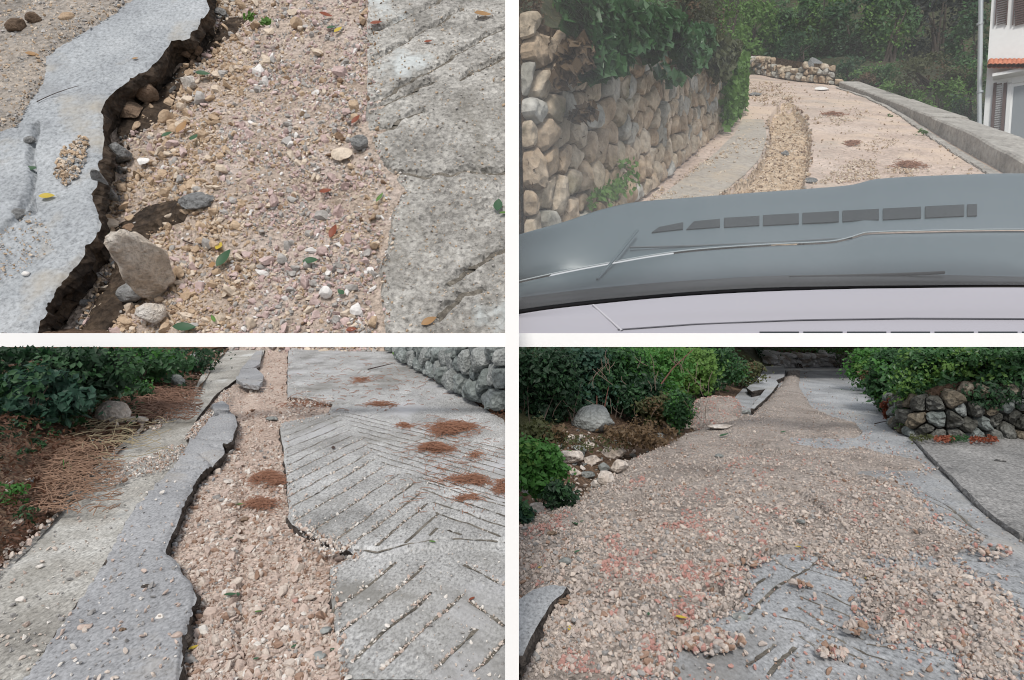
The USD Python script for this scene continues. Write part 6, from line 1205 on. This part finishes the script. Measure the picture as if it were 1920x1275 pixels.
for k, (x, y, rx, ry, D, n, lp, m, lab) in enumerate(((1690, 705, 52, 54, 3.9, 4420, 10.4, B_MID, 'leafy hedge at the wall corner beside the lane'), (1750, 694, 68, 56, 3.3, 5100, 10.4, L_IVY, 'dense ivy-green hedge over the stone wall'), (1835, 690, 76, 52, 3.15, 5100, 10.4, L_IVY, 'dark ivy hedge farther right over the stone wall'), (1915, 700, 62, 70, 3.1, 3740, 11.7, B_DEEP, 'dark hedge at the right edge of the lower right view'), (1640, 680, 40, 40, 5.2, 2720, 7.8, B_BRI, 'light green hedge along the far right of the lane'), (1716, 758, 26, 44, 3.2, 1530, 9.1, L_IVY, 'ivy trailing down the wall corner'), (1770, 742, 46, 26, 3.15, 1190, 9.1, B_MID, 'ivy fringe hanging over the middle of the wall'),
        (1850, 738, 64, 26, 3.05, 1530, 9.1, B_DEEP, 'dark ivy fringe hanging over the right part of the wall'))):
    plant('hedge', BR, x, y, rx, ry, D, n, lp, m, WOOD, lab, 'hedge', 920 + k, lim=LOWR, clumps=34, spread=.46, foot=spot(x, min(815, y + ry), D + .1), k=6, r=1.4)
for k, (x, y, rx, ry, D, n, m, lab) in enumerate(((1655, 735, 18, 34, 4.1, 900, CREEP, 'rusty dry creeper along the foot of the hedge beside the lane'), (1668, 765, 14, 22, 3.7, 500, LF_RED, 'red-brown dead leaves hanging at the wall corner'), (1632, 705, 16, 20, 4.9, 500, CREEP, 'brown dry grass at the far foot of the hedge'), (1850, 775, 90, 44, 3.1, 700, CREEP, 'brown dry stems on the face of the stone wall'))):
    plant('creeper', BR, x, y, rx, ry, D, n, 6, m, WOOD, lab, 'creeper', 940 + k, lim=LOWR, clumps=14, spread=.4, deep=.25, k=4, r=.8, foot=spot(x, y + ry, D))
rng = np.random.default_rng(8)
for k, (x0, x1, y, n, m, lab) in enumerate(((1752, 1790, 822, 260, LF_RED, 'orange-brown fallen leaves at the foot of the dark wall, left part'), (1818, 1870, 823, 260, LF_RED, 'orange-brown fallen leaves at the foot of the dark wall, right part'), (1782, 1815, 822, 160, B_MID, 'green weeds between the two patches of fallen leaves'), (1705, 1750, 820, 160, L_OLIVE, 'olive weeds at the wall corner'))):
    p = np.c_[rng.uniform(x0, x1, n), y + rng.normal(size=n) * 3]; w = BR.at(p[:, 0], p[:, 1], .02 + rng.uniform(0, .03, n)); nn = BR.n + rng.normal(size=(n, 3)) * .6; nn /= np.linalg.norm(nn, axis=1, keepdims=True)
    o = obj('fallen_leaves' if k < 2 else 'weeds', leaf_quads(w, nn, rng.uniform(2.5, 4.5, n) * ((w - EYE) @ F) / FOC, rng, .5), m); tag(o, lab, 'leaves' if k < 2 else 'plant', None, 'stuff')
for k, (x, y, s, m, lab, z, rot) in enumerate(((245, 695, 44, LF_GREEN, 'large grey green leaf on the left gravel', .04, .1), (262, 680, 24, LF_GREEN, 'small green leaf touching the large grey green one', .05, 1.), (125, 975, 30, LF_YEL, 'yellow leaf on the lower left gravel', .045, 1.4), (635, 1045, 46, LF_YEL, 'orange yellow leaf in the red gravel', .035, .1), (512, 1030, 34, LF_GREEN, 'dark green sprig in the red gravel', .045, 1.3), (630, 962, 26, LF_YEL, 'yellow green leaf at the upper red gravel', .04, 1.2), (1072, 775, 24, LF_YEL, 'orange leaf above the bare concrete tip', .03, 2.4), (1330, 893, 26, LF_YEL, 'yellow leaf right of the bare concrete', .02, .9), (1018, 345, 26, LF_GREEN, 'green leaf in the far gravel', .03, .3), (795, 360, 40, LF_GREEN, 'pale green scrap at the far left gravel margin', .03, .2), (215, 1080, 24, LF_YEL, 'orange leaf right of the bottom left slab', .045, 1.4), (820, 770, 24, LF_GREEN, 'grey green scrap in the middle gravel', .03, .2), (245, 795, 34, LF_GREEN, 'dark green leaf in the left gravel', .045, .5), (105, 852, 20, LF_YEL, 'small yellow leaf at the left edge gravel', .045, .5))):
    litter_leaf(BR, 960 + x / 2, 640 + y / 2, s / 2, m, lab, 960 + k, z, .5 if s != 34 else .3, .35, rot)
twig(BR, [(1405, 852), (1432, 858), (1458, 866)], 1.2, 'dark stick lying across the far gravel', .035)
twig(BR, [(1548, 865), (1565, 868), (1580, 869)], 1.2, 'dark stick in the upper right gravel', .03)
twig(BR, [(1640, 796), (1655, 794), (1668, 793)], 1.0, 'dark stick on the far right concrete', .01)

chips('beige chips thinning out around the margin of the gravel spill', BR, spill.buffer(14).difference(spill).intersection(geo(road).buffer(-4)), lambda x, y, xy: z_cb(x, y, xy) + .003, (2.4, 4.6, 12), 1500, RM, 175, 1.45, .75)
chips('pale stones lying through the dry weeds left of the gravel spill', BR, geo(zq([(30, 640), (240, 560), (440, 420), (640, 330), (560, 330), (400, 360), (200, 360), (60, 420)])), z_v2, (4, 7, 16), 160, [ROCKP, ROCKG, S_BEIGE], 176, None, .8)
rng = np.random.default_rng(44); pts = []; cnt = []
for k in range(60):
    x, y = rng.uniform(975, 1330), rng.uniform(680, 800); D = DB(800) * rng.uniform(.93, 1.02); L = rng.uniform(14, 46); a = rng.uniform(.9, 2.6)
    p = [spot(x + L * t * math.cos(a) + 4 * math.sin(3 * t + k), max(656, y - L * t * math.sin(a)), D) for t in (0, .33, .66, 1)]; pts += p; cnt.append(4)
cv = UsdGeom.BasisCurves.Define(stage, numbered('dry_twigs')); cv.CreateTypeAttr('linear'); cv.CreatePointsAttr(Vt.Vec3fArray.FromNumpy(np.array(pts, np.float32))); cv.CreateCurveVertexCountsAttr(Vt.IntArray(cnt))
cv.CreateWidthsAttr(Vt.FloatArray([.0032])); cv.SetWidthsInterpolation('constant'); UsdShade.MaterialBindingAPI.Apply(cv.GetPrim()).Bind(plain('dry_twig_bark', (.15, .11, .085), .8)); tag(cv, 'thin bare twigs and stems standing among the bushes of the left hedge', 'twigs', None, 'stuff')
